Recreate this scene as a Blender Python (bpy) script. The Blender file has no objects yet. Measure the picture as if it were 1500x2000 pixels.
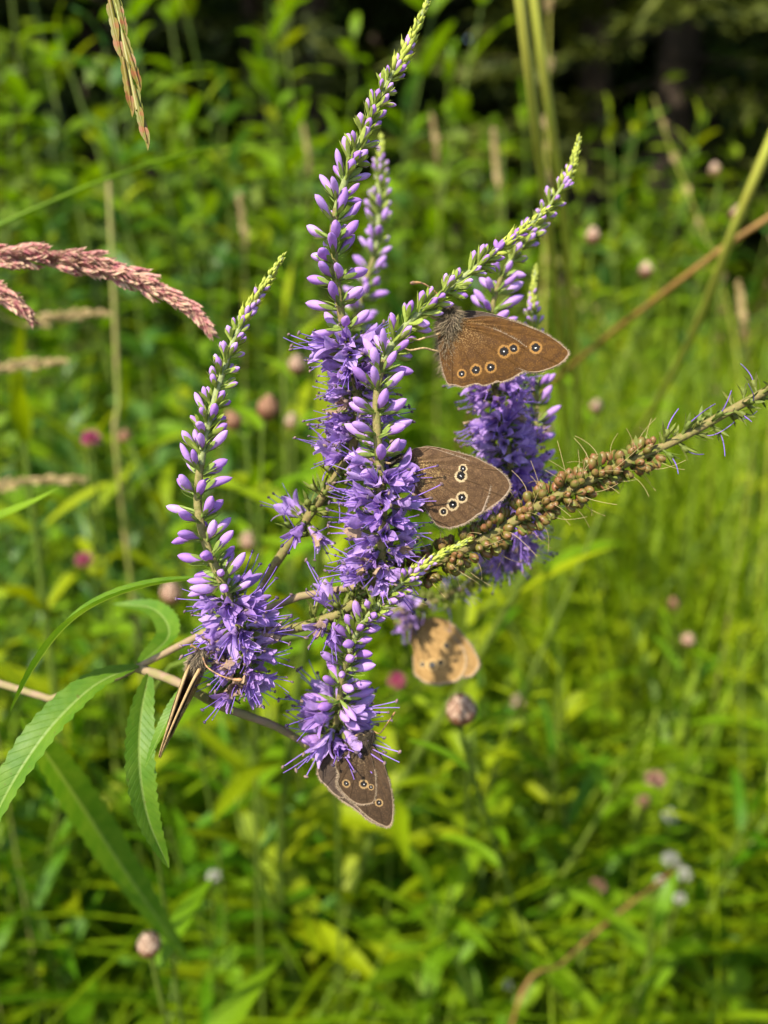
import bpy, math, random
import numpy as np
from mathutils import Vector, Matrix, Quaternion
R = math.radians
rng = np.random.default_rng(7)
random.seed(7)
scene = bpy.context.scene
COL = scene.collection

# ------------------------------------------------------------------ camera, world, sun, exposure
FPX, PW, PH = 1650.0, 1500.0, 2000.0          # focal length and frame in photo pixels
CAM = np.array([0.0, 0.0, 0.75]); PITCH = R(18)
FWD = np.array([0, math.cos(PITCH), -math.sin(PITCH)])
RIGHT = np.array([1.0, 0, 0]); UP = np.array([0, math.sin(PITCH), math.cos(PITCH)])
cam = bpy.data.cameras.new('camera'); cam_o = bpy.data.objects.new('camera', cam); COL.objects.link(cam_o)
cam.sensor_fit = 'VERTICAL'; cam.sensor_height = 36.0; cam.lens = 36.0 * FPX / PH
cam.clip_start = 0.01; cam.clip_end = 500
cam_o.location = CAM; cam_o.rotation_euler = (R(90) - PITCH, 0, 0)
cam.dof.use_dof = True; cam.dof.focus_distance = 0.1495; cam.dof.aperture_fstop = 11.5
scene.camera = cam_o

SUN = Vector((-0.42, -0.50, 0.76)).normalized()   # towards the sun
world = bpy.data.worlds.new('World'); scene.world = world; world.use_nodes = True
wn = world.node_tree; wn.nodes.clear()
sky = wn.nodes.new('ShaderNodeTexSky'); sky.sky_type = 'NISHITA'; sky.sun_disc = False
sky.sun_elevation = math.asin(SUN.z); sky.sun_rotation = math.atan2(SUN.x, SUN.y)
bg = wn.nodes.new('ShaderNodeBackground'); bg.inputs['Strength'].default_value = 0.125
wo = wn.nodes.new('ShaderNodeOutputWorld')
wn.links.new(sky.outputs[0], bg.inputs[0]); wn.links.new(bg.outputs[0], wo.inputs[0])
sl = bpy.data.lights.new('sun', 'SUN'); sl.energy = 4.2; sl.angle = R(0.53); sl.color = (1.0, 0.93, 0.79)
sun_o = bpy.data.objects.new('sun', sl); COL.objects.link(sun_o)
sun_o.rotation_euler = SUN.to_track_quat('Z', 'Y').to_euler(); sun_o.location = (-3, -1, 4)
scene.view_settings.view_transform = 'Standard'; scene.view_settings.look = 'None'
scene.view_settings.exposure = 1.25; scene.view_settings.gamma = 1.0
scene.view_settings.use_curve_mapping = False
scene.cycles.use_denoising = True
scene.cycles.max_bounces = 6; scene.cycles.diffuse_bounces = 3; scene.cycles.glossy_bounces = 2; scene.cycles.transmission_bounces = 4; scene.cycles.transparent_max_bounces = 8
scene.cycles.sample_clamp_indirect = 8.0

# ------------------------------------------------------------------ helpers
def P(px, py, d):
    """photo pixel + distance along the view axis (m) -> world point"""
    return CAM + RIGHT * ((px - PW / 2) / FPX * d) + UP * (-(py - PH / 2) / FPX * d) + FWD * d
def camspace(p):
    q = np.asarray(p) - CAM
    d = q @ FWD
    return PW / 2 + FPX * (q @ RIGHT) / d, PH / 2 - FPX * (q @ UP) / d, d
def unit(v):
    v = np.asarray(v, float); return v / (np.linalg.norm(v) + 1e-12)
def spline(pts, n):
    """Catmull-Rom through pts (any width), n samples, about evenly spaced in the first 3 columns"""
    p = np.asarray(pts, float)
    ext = np.vstack([2 * p[0] - p[1], p, 2 * p[-1] - p[-2]])
    out = []
    for i in range(1, len(ext) - 2):
        p0, p1, p2, p3 = ext[i - 1:i + 3]
        for t in np.linspace(0, 1, 24, endpoint=False):
            out.append(.5 * (2 * p1 + (p2 - p0) * t + (2 * p0 - 5 * p1 + 4 * p2 - p3) * t * t + (3 * p1 - p0 - 3 * p2 + p3) * t ** 3))
    out.append(p[-1]); out = np.array(out)
    s = np.r_[0, np.cumsum(np.linalg.norm(np.diff(out[:, :3], axis=0), axis=1))]
    q = np.linspace(0, s[-1], n)
    return np.stack([np.interp(q, s, out[:, k]) for k in range(p.shape[1])], 1)
def frame(z, hint=(0.3, 0.2, 1)):
    z = unit(z); x = np.cross(hint, z)
    if np.linalg.norm(x) < 1e-4: x = np.cross((1, 0, 0), z)
    x = unit(x); return x, np.cross(z, x), z
def mat4(loc, z, s=1.0, roll=0.0):
    x, y, z = frame(z)
    c, sn = math.cos(roll), math.sin(roll)
    X = x * c + y * sn; Y = np.cross(z, X)
    s = (s, s, s) if np.isscalar(s) else s
    return Matrix(((X[0]*s[0], Y[0]*s[1], z[0]*s[2], loc[0]), (X[1]*s[0], Y[1]*s[1], z[1]*s[2], loc[1]),
                   (X[2]*s[0], Y[2]*s[1], z[2]*s[2], loc[2]), (0, 0, 0, 1)))

class MB:
    """collects faces and links them as ONE mesh object"""
    def __init__(s): s.v = []; s.t = []; s.q = []; s.tm = []; s.qm = []; s.n = 0; s.tint = []; s.uv = []
    def add(s, v, tris=None, quads=None, m=0, tint=0.5, uv=None):
        v = np.asarray(v, float).reshape(-1, 3)
        if tris is not None and len(tris):
            t = np.asarray(tris, int) + s.n; s.t.append(t); s.tm.append(np.full(len(t), m))
        if quads is not None and len(quads):
            q = np.asarray(quads, int) + s.n; s.q.append(q); s.qm.append(np.full(len(q), m))
        s.v.append(v); s.n += len(v)
        s.tint.append(np.broadcast_to(np.asarray(tint, float), (len(v),)))
        s.uv.append(np.zeros((len(v), 2)) if uv is None else np.asarray(uv, float))
        return s
    def grid(s, g, m=0, closed=False, tint=0.5, uv=None):
        """g: (a, b, 3) lattice"""
        a, b = g.shape[:2]
        i = np.arange(a - 1)[:, None]; j = np.arange(b if closed else b - 1)[None, :]; j2 = (j + 1) % b
        q = np.stack([i * b + j, i * b + j2, (i + 1) * b + j2, (i + 1) * b + j], -1).reshape(-1, 4)
        return s.add(g, quads=q, m=m, tint=tint, uv=uv)
    def tube(s, pts, rad, seg=8, m=0, tint=0.5, cap=True):
        pts = np.asarray(pts, float); n = len(pts); rad = np.broadcast_to(np.asarray(rad, float), (n,))
        T = np.gradient(pts, axis=0); T /= np.linalg.norm(T, axis=1)[:, None] + 1e-12
        x, y, _ = frame(T[0]); a = np.linspace(0, 2 * np.pi, seg, endpoint=False); g = np.zeros((n, seg, 3))
        for k in range(n):
            x = unit(x - T[k] * (x @ T[k])); y = np.cross(T[k], x)
            g[k] = pts[k] + rad[k] * (np.cos(a)[:, None] * x + np.sin(a)[:, None] * y)
        o = s.n; s.grid(g, m, True, tint)
        if cap:
            for e, idx in ((0, 0), (n - 1, (n - 1) * seg)):
                s.add(np.vstack([pts[e][None], g[e]]), tris=[[0, 1 + k, 1 + (k + 1) % seg] for k in range(seg)], m=m, tint=tint)
        return s
    def lathe(s, zr, seg=10, m=0, lobes=0, amp=0.0, tint=0.5, M=None):
        zr = np.asarray(zr, float); a = np.linspace(0, 2 * np.pi, seg, endpoint=False)
        rr = zr[:, 1][:, None] * (1 + amp * np.cos(lobes * a)[None])
        g = np.stack([rr * np.cos(a), rr * np.sin(a), np.repeat(zr[:, 0][:, None], seg, 1)], -1)
        if M is not None: g = g @ np.array(M)[:3, :3].T + np.array(M)[:3, 3]
        return s.grid(g, m, True, tint)
    def mesh(s, name, mats, smooth=True):
        V = np.concatenate(s.v); me = bpy.data.meshes.new(name)
        T = np.concatenate(s.t) if s.t else np.zeros((0, 3), int); Q = np.concatenate(s.q) if s.q else np.zeros((0, 4), int)
        loops = np.concatenate([T.ravel(), Q.ravel()]).astype(np.int32)
        starts = np.concatenate([np.arange(len(T)) * 3, len(T) * 3 + np.arange(len(Q)) * 4]).astype(np.int32)
        mi = np.concatenate(s.tm + s.qm).astype(np.int32)
        me.vertices.add(len(V)); me.vertices.foreach_set('co', V.astype(np.float32).ravel())
        me.loops.add(len(loops)); me.loops.foreach_set('vertex_index', loops)
        me.polygons.add(len(starts)); me.polygons.foreach_set('loop_start', starts)
        me.polygons.foreach_set('material_index', mi)
        me.polygons.foreach_set('use_smooth', np.full(len(starts), smooth))
        at = me.attributes.new('tint', 'FLOAT', 'POINT'); at.data.foreach_set('value', np.concatenate(s.tint).astype(np.float32))
        uv = me.uv_layers.new(name='UVMap'); UVv = np.concatenate(s.uv)
        uv.data.foreach_set('uv', UVv[loops].astype(np.float32).ravel())
        me.update(calc_edges=True)
        for m in (mats if isinstance(mats, (list, tuple)) else [mats]): me.materials.append(m)
        return me
    def build(s, name, mats, parent=None, smooth=True, kind=None):
        return link(name, s.mesh(name, mats, smooth), parent, kind=kind)

def link(name, me, parent=None, M=None, kind=None):
    o = bpy.data.objects.new(name, me); COL.objects.link(o)
    if parent is not None:
        o.parent = parent
        if M is None and parent.type == 'EMPTY': M = Matrix.Translation(-parent.location)   # meshes hold world positions
    if M is not None: o.matrix_local = M
    if kind: o['kind'] = kind
    return o
def thing(name, loc, label, cat, group=None):
    o = bpy.data.objects.new(name, None); COL.objects.link(o); o.location = loc
    o.empty_display_size = 0.01; tag(o, label, cat, group); return o
def tag(o, label, cat, group=None, kind=None):
    if label: o['label'] = label
    if cat: o['category'] = cat
    if group: o['group'] = group
    if kind: o['kind'] = kind
    return o
def copy_thing(root, loc, rz, s=1.0, label=None):
    r = root.copy(); COL.objects.link(r); r.location = loc; r.rotation_euler = (0, 0, rz); r.scale = (s, s, s)
    if label: r['label'] = label
    for ch in root.children:
        c = ch.copy(); COL.objects.link(c); c.parent = r
        for g in ch.children:
            d = g.copy(); COL.objects.link(d); d.parent = c
    return r

# ------------------------------------------------------------------ materials
def nodes(name):
    m = bpy.data.materials.new(name); m.use_nodes = True; nt = m.node_tree; nt.nodes.clear()
    return m, nt, lambda t, **k: _new(nt, t, **k)
def _new(nt, t, **k):
    n = nt.nodes.new('ShaderNode' + t)
    for a, b in k.items(): setattr(n, a, b)
    return n
def mixcol(nt, fac, a, b, mode='MIX'):
    n = nt.nodes.new('ShaderNodeMix'); n.data_type = 'RGBA'; n.blend_type = mode
    for sock, v in ((n.inputs[0], fac), (n.inputs[6], a), (n.inputs[7], b)):
        if hasattr(v, 'node'): nt.links.new(v, sock)
        elif isinstance(v, (int, float)): sock.default_value = v
        else: sock.default_value = (*v, 1)
    return n.outputs[2]
def math_n(nt, op, a, b=0.0, c=None, clamp=False):
    n = nt.nodes.new('ShaderNodeMath'); n.operation = op; n.use_clamp = clamp
    for i, v in enumerate((a, b) if c is None else (a, b, c)):
        if hasattr(v, 'node'): nt.links.new(v, n.inputs[i])
        else: n.inputs[i].default_value = v
    return n.outputs[0]
def smooth_n(nt, v, lo, hi, a=0.0, b=1.0):
    n = nt.nodes.new('ShaderNodeMapRange'); n.interpolation_type = 'SMOOTHSTEP'
    nt.links.new(v, n.inputs[0]); n.inputs[1].default_value = lo; n.inputs[2].default_value = hi
    n.inputs[3].default_value = a; n.inputs[4].default_value = b
    return n.outputs[0]
def noise_n(nt, scale, detail=2.0, coord='Object', rough=0.5):
    tc = nt.nodes.new('ShaderNodeTexCoord'); n = nt.nodes.new('ShaderNodeTexNoise')
    nt.links.new(tc.outputs[coord], n.inputs['Vector']); n.inputs['Scale'].default_value = scale
    n.inputs['Detail'].default_value = detail; n.inputs['Roughness'].default_value = rough
    return n.outputs[0]
def organic(name, c1, c2, trans=0.0, tcol=None, rough=0.5, spec=0.35, nscale=300.0, bump=0.0, c3=None, vary='object', nlo=.3, nhi=.7):
    """two-tone plant surface: colour drifts by object (or per-blade tint) and noise; optional light passing through"""
    m, nt, N = nodes(name)
    if vary == 'object': v = N('ObjectInfo').outputs['Random']
    else: a = N('Attribute', attribute_name='tint'); v = a.outputs['Fac']
    nz = noise_n(nt, nscale)
    col = mixcol(nt, v, c1, c2)
    if c3: col = mixcol(nt, smooth_n(nt, nz, nlo, nhi), col, c3)
    else: col = mixcol(nt, smooth_n(nt, nz, nlo, nhi), col, (0.72, 0.76, 0.70), 'MULTIPLY')
    b = N('BsdfPrincipled'); nt.links.new(col, b.inputs['Base Color'])
    b.inputs['Roughness'].default_value = rough; b.inputs['Specular IOR Level'].default_value = spec
    if bump:
        bp = N('Bump'); bp.inputs['Strength'].default_value = bump; bp.inputs['Distance'].default_value = 0.0003
        nt.links.new(nz, bp.inputs['Height']); nt.links.new(bp.outputs[0], b.inputs['Normal'])
    out = N('OutputMaterial')
    if trans:
        t = N('BsdfTranslucent')
        tc = mixcol(nt, 1.0, col, tcol or (1, 1, 1), 'MULTIPLY') if tcol else col
        nt.links.new(tc, t.inputs['Color'])
        mx = N('MixShader'); mx.inputs[0].default_value = trans
        nt.links.new(b.outputs[0], mx.inputs[1]); nt.links.new(t.outputs[0], mx.inputs[2]); nt.links.new(mx.outputs[0], out.inputs[0])
    else: nt.links.new(b.outputs[0], out.inputs[0])
    return m
M = {}
M['petal'] = organic('petal_purple', (0.43, 0.21, 0.62), (0.62, 0.39, 0.78), .34, (1.2, 1.15, 1.1), .65, .15, 900, .25, nlo=.25, nhi=.9)
M['petal_open'] = organic('petal_violet', (0.38, 0.21, 0.58), (0.54, 0.36, 0.74), .38, (1.25, 1.2, 1.2), .55, .25, 1100, .3)
M['filament'] = organic('filament_violet', (0.20, 0.10, 0.48), (0.30, 0.17, 0.58), .1, None, .5, .3, 500)
M['anther'] = organic('anther_dark', (0.05, 0.03, 0.08), (0.22, 0.14, 0.12), 0, None, .6, .3, 500)
M['withered'] = organic('withered_tan', (0.45, 0.30, 0.16), (0.36, 0.24, 0.20), .25, None, .7, .2, 1500, .3)
M['calyx'] = organic('calyx_green', (0.20, 0.28, 0.05), (0.28, 0.36, 0.08), .25, (1.2, 1.2, .8), .6, .25, 900, .3)
M['calyx_young'] = organic('calyx_young', (0.29, 0.37, 0.05), (0.37, 0.44, 0.09), .28, (1.15, 1.15, .8), .6, .25, 900, .3)
M['calyx_old'] = organic('calyx_old', (0.12, 0.165, 0.025), (0.18, 0.19, 0.04), .2, None, .6, .25, 900, .3)
M['tip'] = organic('tip_yellow_green', (0.42, 0.47, 0.06), (0.50, 0.54, 0.10), .3, (1.2, 1.15, .7), .6, .25, 900, .3, vary='tint')
M['capsule'] = organic('capsule_brown', (0.175, 0.105, 0.028), (0.125, 0.135, 0.024), .08, None, .45, .35, 900, .2, c3=(0.19, 0.065, 0.03))
M['axis'] = organic('spike_axis', (0.20, 0.145, 0.06), (0.22, 0.18, 0.07), 0, None, .75, .15, 1100, .7, c3=(0.15, 0.145, 0.04))
M['axis_green'] = organic('spike_axis_green', (0.22, 0.25, 0.09), (0.26, 0.29, 0.12), 0, None, .7, .2, 1600, .5)
M['stem_tan'] = organic('stem_tan', (0.25, 0.17, 0.11), (0.28, 0.19, 0.12), 0, None, .75, .15, 500, .5, c3=(0.20, 0.17, 0.07))
M['leaf'] = organic('leaf_green', (0.060, 0.163, 0.002), (0.096, 0.212, 0.003), .38, (1.55, 1.5, .5), .5, .22, 90, .2)
def veined(name, c1, c2, rib):
    m, nt, N = nodes(name); uv = N('UVMap').outputs[0]; sx = N('SeparateXYZ'); nt.links.new(uv, sx.inputs[0]); au = math_n(nt, 'ABSOLUTE', sx.outputs[0])
    nz = noise_n(nt, 220, 3); n2 = noise_n(nt, 900, 2); col = mixcol(nt, smooth_n(nt, nz, .3, .7), c1, c2)
    ph = math_n(nt, 'SUBTRACT', math_n(nt, 'MULTIPLY', sx.outputs[1], 26.0), math_n(nt, 'MULTIPLY', au, 2.2)); fr = math_n(nt, 'ABSOLUTE', math_n(nt, 'SUBTRACT', math_n(nt, 'FRACT', ph), .5))
    vein = smooth_n(nt, fr, .02, .10, 1, 0); col = mixcol(nt, math_n(nt, 'MULTIPLY', math_n(nt, 'MULTIPLY', vein, nz), .11), col, rib)
    col = mixcol(nt, smooth_n(nt, au, .05, .12, .85, 0), col, rib); col = mixcol(nt, smooth_n(nt, n2, .68, .74, 0, .5), col, (.12, .10, .02))
    b = N('BsdfPrincipled'); nt.links.new(col, b.inputs['Base Color']); b.inputs['Roughness'].default_value = .5; b.inputs['Specular IOR Level'].default_value = .3
    bp = N('Bump'); bp.inputs['Strength'].default_value = .6; bp.inputs['Distance'].default_value = .0003; nt.links.new(math_n(nt, 'SUBTRACT', nz, math_n(nt, 'MULTIPLY', vein, .35)), bp.inputs['Height']); nt.links.new(bp.outputs[0], b.inputs['Normal'])
    t = N('BsdfTranslucent'); nt.links.new(mixcol(nt, 1.0, col, (1.5, 1.4, .5), 'MULTIPLY'), t.inputs[0]); mx = N('MixShader'); mx.inputs[0].default_value = .38; out = N('OutputMaterial')
    nt.links.new(b.outputs[0], mx.inputs[1]); nt.links.new(t.outputs[0], mx.inputs[2]); nt.links.new(mx.outputs[0], out.inputs[0]); return m
M['plant_leaf'] = veined('toothed_leaf', (0.075, 0.175, 0.008), (0.12, 0.22, 0.014), (0.20, 0.29, 0.06))
M['leaf_light'] = organic('leaf_light', (0.122, 0.240, 0.003), (0.182, 0.290, 0.005), .4, (1.36, 1.32, .4), .5, .22, 90, .2)
M['leaf_yellow'] = organic('leaf_yellow_green', (0.195, 0.277, 0.002), (0.285, 0.335, 0.003), .4, (1.32, 1.22, .4), .5, .22, 90, .2)
M['leaf_blue'] = organic('leaf_blue_green', (0.05, 0.135, 0.018), (0.09, 0.18, 0.028), .35, (1.4, 1.4, .7), .45, .35, 90, .2)
M['herb_stem'] = organic('herb_stem', (0.085, 0.14, 0.010), (0.13, 0.17, 0.018), .1, None, .6, .3, 200)
M['red_stem'] = organic('red_stem', (0.25, 0.13, 0.03), (0.22, 0.10, 0.03), 0, None, .6, .3, 200)
M['grass'] = organic('grass_blades', (0.070, 0.162, 0.002), (0.230, 0.320, 0.003), .42, (1.42, 1.38, .4), .5, .22, 30, vary='tint')
M['culm'] = organic('grass_culm', (0.22, 0.25, 0.045), (0.28, 0.29, 0.07), .12, None, .5, .35, 60, c3=(0.30, 0.24, 0.08))
M['culm_bright'] = organic('grass_stem_bright', (0.33, 0.38, 0.03), (0.40, 0.42, 0.06), .15, None, .5, .3, 40, c3=(0.36, 0.34, 0.05))
M['straw'] = organic('grass_straw', (0.42, 0.30, 0.13), (0.50, 0.37, 0.18), .2, None, .6, .25, 200)
M['foxtail'] = organic('spikelet_red', (0.38, 0.11, 0.13), (0.52, 0.26, 0.22), .25, None, .6, .25, 3.5, .2, c3=(0.58, 0.42, 0.26), nlo=.38, nhi=.62)
M['rye'] = organic('spikelet_gold', (0.22, 0.16, 0.018), (0.15, 0.17, 0.022), .25, None, .5, .3, 5, .2, c3=(0.26, 0.10, 0.03), nlo=.45, nhi=.62)
M['bract_scale'] = organic('bract_scale', (0.56, 0.38, 0.27), (0.60, 0.46, 0.33), .25, None, .6, .25, 7, .2, c3=(0.30, 0.15, 0.08), nlo=.55, nhi=.68)
M['bract_brown'] = organic('bract_brown', (0.20, 0.085, 0.045), (0.15, 0.065, 0.035), .1, None, .6, .25, 700, .2)
M['pink'] = organic('pink_petals', (0.55, 0.08, 0.22), (0.50, 0.14, 0.26), .3, None, .6, .2, 500)
M['pale_pink'] = organic('pale_pink_petals', (0.46, 0.20, 0.18), (0.50, 0.28, 0.22), .3, None, .6, .2, 500)
M['white'] = organic('white_petals', (0.55, 0.52, 0.46), (0.6, 0.57, 0.5), .3, None, .6, .2, 500)
M['bark'] = organic('bark', (0.040, 0.028, 0.020), (0.055, 0.040, 0.028), 0, None, .9, .1, 9, .8)
M['spruce'] = organic('spruce_needles', (0.018, 0.034, 0.006), (0.10, 0.115, 0.010), .2, None, .6, .25, 5, vary='tint')
M['tree_leaf'] = organic('tree_leaves', (0.030, 0.060, 0.010), (0.075, 0.120, 0.014), .35, (1.3, 1.3, .6), .5, .3, 5, vary='tint')
M['shrub_leaf'] = organic('shrub_leaves', (0.07, 0.14, 0.004), (0.17, 0.24, 0.005), .38, (1.4, 1.3, .6), .5, .25, 20, vary='tint')
M['soil'] = organic('soil_moss', (0.035, 0.045, 0.012), (0.035, 0.045, 0.012), 0, None, .95, .1, 6, .6, c3=(0.055, 0.038, 0.020))

# ------------------------------------------------------------------ ground and forest edge
def gz(x, y):
    return 0.02 * np.sin(x * 2.1 + 1) * np.sin(y * 1.7) + 0.012 * np.sin(x * 5.3) * np.cos(y * 4.1)
gx = np.concatenate([np.linspace(-150, -6, 14), np.linspace(-5, 5, 41), np.linspace(6, 150, 14)])
gy = np.concatenate([np.linspace(-40, -3, 8), np.linspace(-2, 8, 41), np.linspace(9, 260, 14)])
GX, GY = np.meshgrid(gx, gy, indexing='ij')
MB().grid(np.stack([GX, GY, gz(GX, GY)], -1)).build('ground', M['soil'], kind='structure')

def leaf_cloud(mb, c, size, up=0.4, aspect=0.5, tint=None, m=0, dirs=None):
    """one folded rhombic leaf for each centre"""
    n = len(c); a = rng.normal(size=(n, 3)) if dirs is None else dirs + rng.normal(size=(n, 3)) * .35
    a /= np.linalg.norm(a, axis=1)[:, None]
    nrm = rng.normal(size=(n, 3)) + np.array([0, 0, up * 3]); b = np.cross(nrm, a); b /= np.linalg.norm(b, axis=1)[:, None] + 1e-9
    nr = np.cross(a, b); L = (size * rng.uniform(.7, 1.3, n))[:, None]; W = L * aspect * .5
    v = np.stack([c, c + a * L * .45 + b * W + nr * W * .3, c + a * L, c + a * L * .45 - b * W + nr * W * .3], 1)
    q = (np.arange(n) * 4)[:, None]
    tris = np.concatenate([q + np.array([[0, 1, 2]]), q + np.array([[0, 2, 3]])])
    t = rng.uniform(0, 1, n) if tint is None else tint
    mb.add(v.reshape(-1, 3), tris=tris, m=m, tint=np.repeat(t, 4))

def spruce(x, y, h, r, z0, label, n_br=90, seed_t=0.5):
    z = gz(x, y); t = thing('spruce_tree', (x, y, z), label, 'tree', 'spruces at the forest edge')
    tp = np.array([[x, y, z - .1], [x + .02, y, z + h * .5], [x, y, z + h]])
    mb = MB().tube(spline(tp, 14), np.linspace(.05 + h * .009, .012, 14), 9); mb.build('trunk', M['bark'], t)
    mb = MB(); twigs = MB()
    for k in range(n_br):
        f = rng.uniform(0, 1) ** .85; zz = z + z0 + (h - z0) * f; L = r * (1 - f) ** .8 * rng.uniform(.7, 1.1) + .12; a = rng.uniform(0, 2 * np.pi)
        d = np.array([math.cos(a), math.sin(a), 0]); s = np.linspace(0, 1, 9)[:, None]
        br = np.array([x, y, zz]) + d * L * s + np.array([0, 0, 1]) * (-.28 * L * s + .16 * L * s ** 3)
        twigs.tube(br, np.linspace(.010, .003, 9), 4, cap=False)
        nn = int(60 * L / .9) + 14; u = rng.uniform(.12, 1, nn); pos = np.stack([np.interp(u, s[:, 0], br[:, i]) for i in range(3)], 1)
        side = np.cross(d, [0, 0, 1]); sg = rng.choice([-1, 1], nn)[:, None]
        dirs = d * .7 + side * sg * .8 + np.array([0, 0, -.22]); ln = .15 * (1.15 - u) + .05
        for j in range(3):
            leaf_cloud(mb, pos + dirs * (ln * j * .55)[:, None], .085, .5, .32, np.clip(rng.normal(seed_t, .25, nn), 0, 1), 0, dirs)
    mb.build('crown', M['spruce'], t, smooth=False); twigs.build('branches', M['bark'], t, kind='stuff')
spruce(0.95, 3.1, 4.6, 1.05, 0.55, 'spruce with low drooping olive boughs beside the paired grass stems', 120, .75)
spruce(2.1, 3.7, 6.0, 1.3, 0.35, 'bushy dark spruce standing behind the bent rusty grass stalk', 130, .45)
spruce(-0.35, 4.6, 6.5, 1.3, 0.7, 'tall dark spruce standing behind the tallest purple flower spike', 120, .25)
spruce(-2.3, 4.2, 5.5, 1.3, 0.4, 'dark spruce standing beyond the leafy herbs and the red grass panicle', 120, .35)
spruce(1.2, 5.4, 7.5, 1.4, 0.8, 'slender dark spruce deep in the shade of the wood', 110, .2)

def broadleaf(x, y, h, cr, label, lean, name='shade_tree', n=5200):  # trees added so their crowns above the frame shade the wood
    z = gz(x, y); t = thing(name, (x, y, z), label, 'tree', 'broad-leaved trees added to shade the wood')
    top = np.array([x + lean[0], y + lean[1], z + h * .9])
    mb = MB(); tr = spline([[x, y, z - .1], [x + lean[0] * .2, y + lean[1] * .2, z + h * .45], top], 14)
    mb.tube(tr, np.linspace(.10, .02, 14), 9); mb.build('trunk', M['bark'], t)
    mb = MB(); lm = MB(); cc = []
    for k in range(16):
        a = rng.uniform(0, 2 * np.pi); f = rng.uniform(.5, .98); b = np.array([np.interp(f, np.linspace(0, 1, 14), tr[:, i]) for i in range(3)])
        e = b + np.array([math.cos(a) * cr * rng.uniform(.5, 1), math.sin(a) * cr * rng.uniform(.5, 1), rng.uniform(-.25, .6)])
        lm.tube(spline([b, (b + e) / 2 + [0, 0, .12], e], 8), np.linspace(.03, .006, 8), 5, cap=False); cc += [e, (b + e * 2) / 3, (b + e) / 2]
    cc = np.array(cc); c = cc[rng.integers(0, len(cc), n)] + rng.normal(size=(n, 3)) * np.array([.34, .34, .25])
    c = c[c[:, 2] > 1.75 + .22 * np.maximum(0, c[:, 1] - 2)]
    leaf_cloud(mb, c, .12, .8, .62); lm.build('limbs', M['bark'], t, kind='stuff'); mb.build('crown', M['tree_leaf'], t, smooth=False)
broadleaf(-1.35, 5.0, 4.8, 1.7, 'added broad-leaved shade tree with a thin dark trunk behind the meadow', (-.1, -1.0))
broadleaf(0.45, 5.9, 5.4, 1.9, 'slim added broad-leaved shade tree between the dark spruces', (-.2, -1.6))
broadleaf(2.9, 5.2, 5.0, 1.8, 'added broad-leaved shade tree rising past the bushy dark spruce', (-.3, -1.2))
broadleaf(-3.4, 5.4, 5.2, 1.9, 'added broad-leaved shade tree at the edge beyond the dense leafy herbs', (.5, -1.3))

def shrub(x, y, h, r_, label, mat='shrub_leaf', n=1700, ls=.065, tl=.5):
    z = gz(x, y); t = thing('shrub', (x, y, z), label, 'shrub', 'shrubs at the meadow edge'); lm = MB(); mb = MB(); cc = []
    for k in range(13):
        a = rng.uniform(0, 6.28); e = np.array([x + math.cos(a) * r_ * rng.uniform(.2, .9), y + math.sin(a) * r_ * rng.uniform(.2, .9), z + h * rng.uniform(.6, 1)])
        p = spline([[x + rng.normal() * .03, y + rng.normal() * .03, z - .03], [(x + e[0]) / 2, (y + e[1]) / 2, z + (e[2] - z) * .6], e], 12); lm.tube(p, np.linspace(.008, .002, 12), 5, cap=False); cc.append(p[3:])
    cc = np.vstack(cc); c = cc[rng.integers(0, len(cc), n)] + rng.normal(size=(n, 3)) * np.array([.09, .09, .06])
    leaf_cloud(mb, c, ls, .9, .48, np.clip(rng.normal(tl, .3, n), 0, 1)); lm.build('branches', M['bark'], t, kind='stuff'); mb.build('crown', M[mat], t, smooth=False)
shrub(-1.05, 1.95, 1.25, .45, 'leafy shrub rising behind the hanging golden grass spike', tl=.55)
shrub(-.45, 2.2, 1.10, .40, 'leafy shrub behind the separate slim flower spike', tl=.4)
shrub(.12, 2.5, 1.05, .40, 'low leafy shrub behind the middle of the tallest spike', tl=.35)
shrub(.62, 2.3, 0.95, .36, 'low leafy shrub behind the paired grass stems', tl=.35)
shrub(1.30, 2.3, 0.80, .40, 'low dim shrub behind the bent rusty grass stem', tl=.2)
shrub(-1.7, 2.6, 1.3, .5, 'leafy shrub beside the dark spruce past the herbs', tl=.4)
shrub(1.9, 2.6, .85, .45, 'low dim shrub at the foot of the bushy spruce', tl=.2)

# deep wood behind: low leaf tint paints in its shade, one dark mass
mb = MB(); n = 60000
c = np.stack([rng.uniform(-12, 12, n), rng.uniform(6.5, 15, n), rng.uniform(0, 1, n) ** 1.3 * 9], 1)
leaf_cloud(mb, c, .42, .5, .6, rng.uniform(0, .5, n))
for k in range(46):
    x, y = rng.uniform(-9, 9), rng.uniform(6, 12)
    mb.tube(np.array([[x, y, -.2], [x + rng.normal() * .1, y, 4], [x + rng.normal() * .2, y, 9]]), [.13, .11, .06], 7, m=1, cap=False)
o = mb.build('forest', [M['tree_leaf'], M['bark']], smooth=False)
tag(o, 'dark shaded forest filling the far edge behind the meadow', 'forest', kind='stuff')

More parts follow.
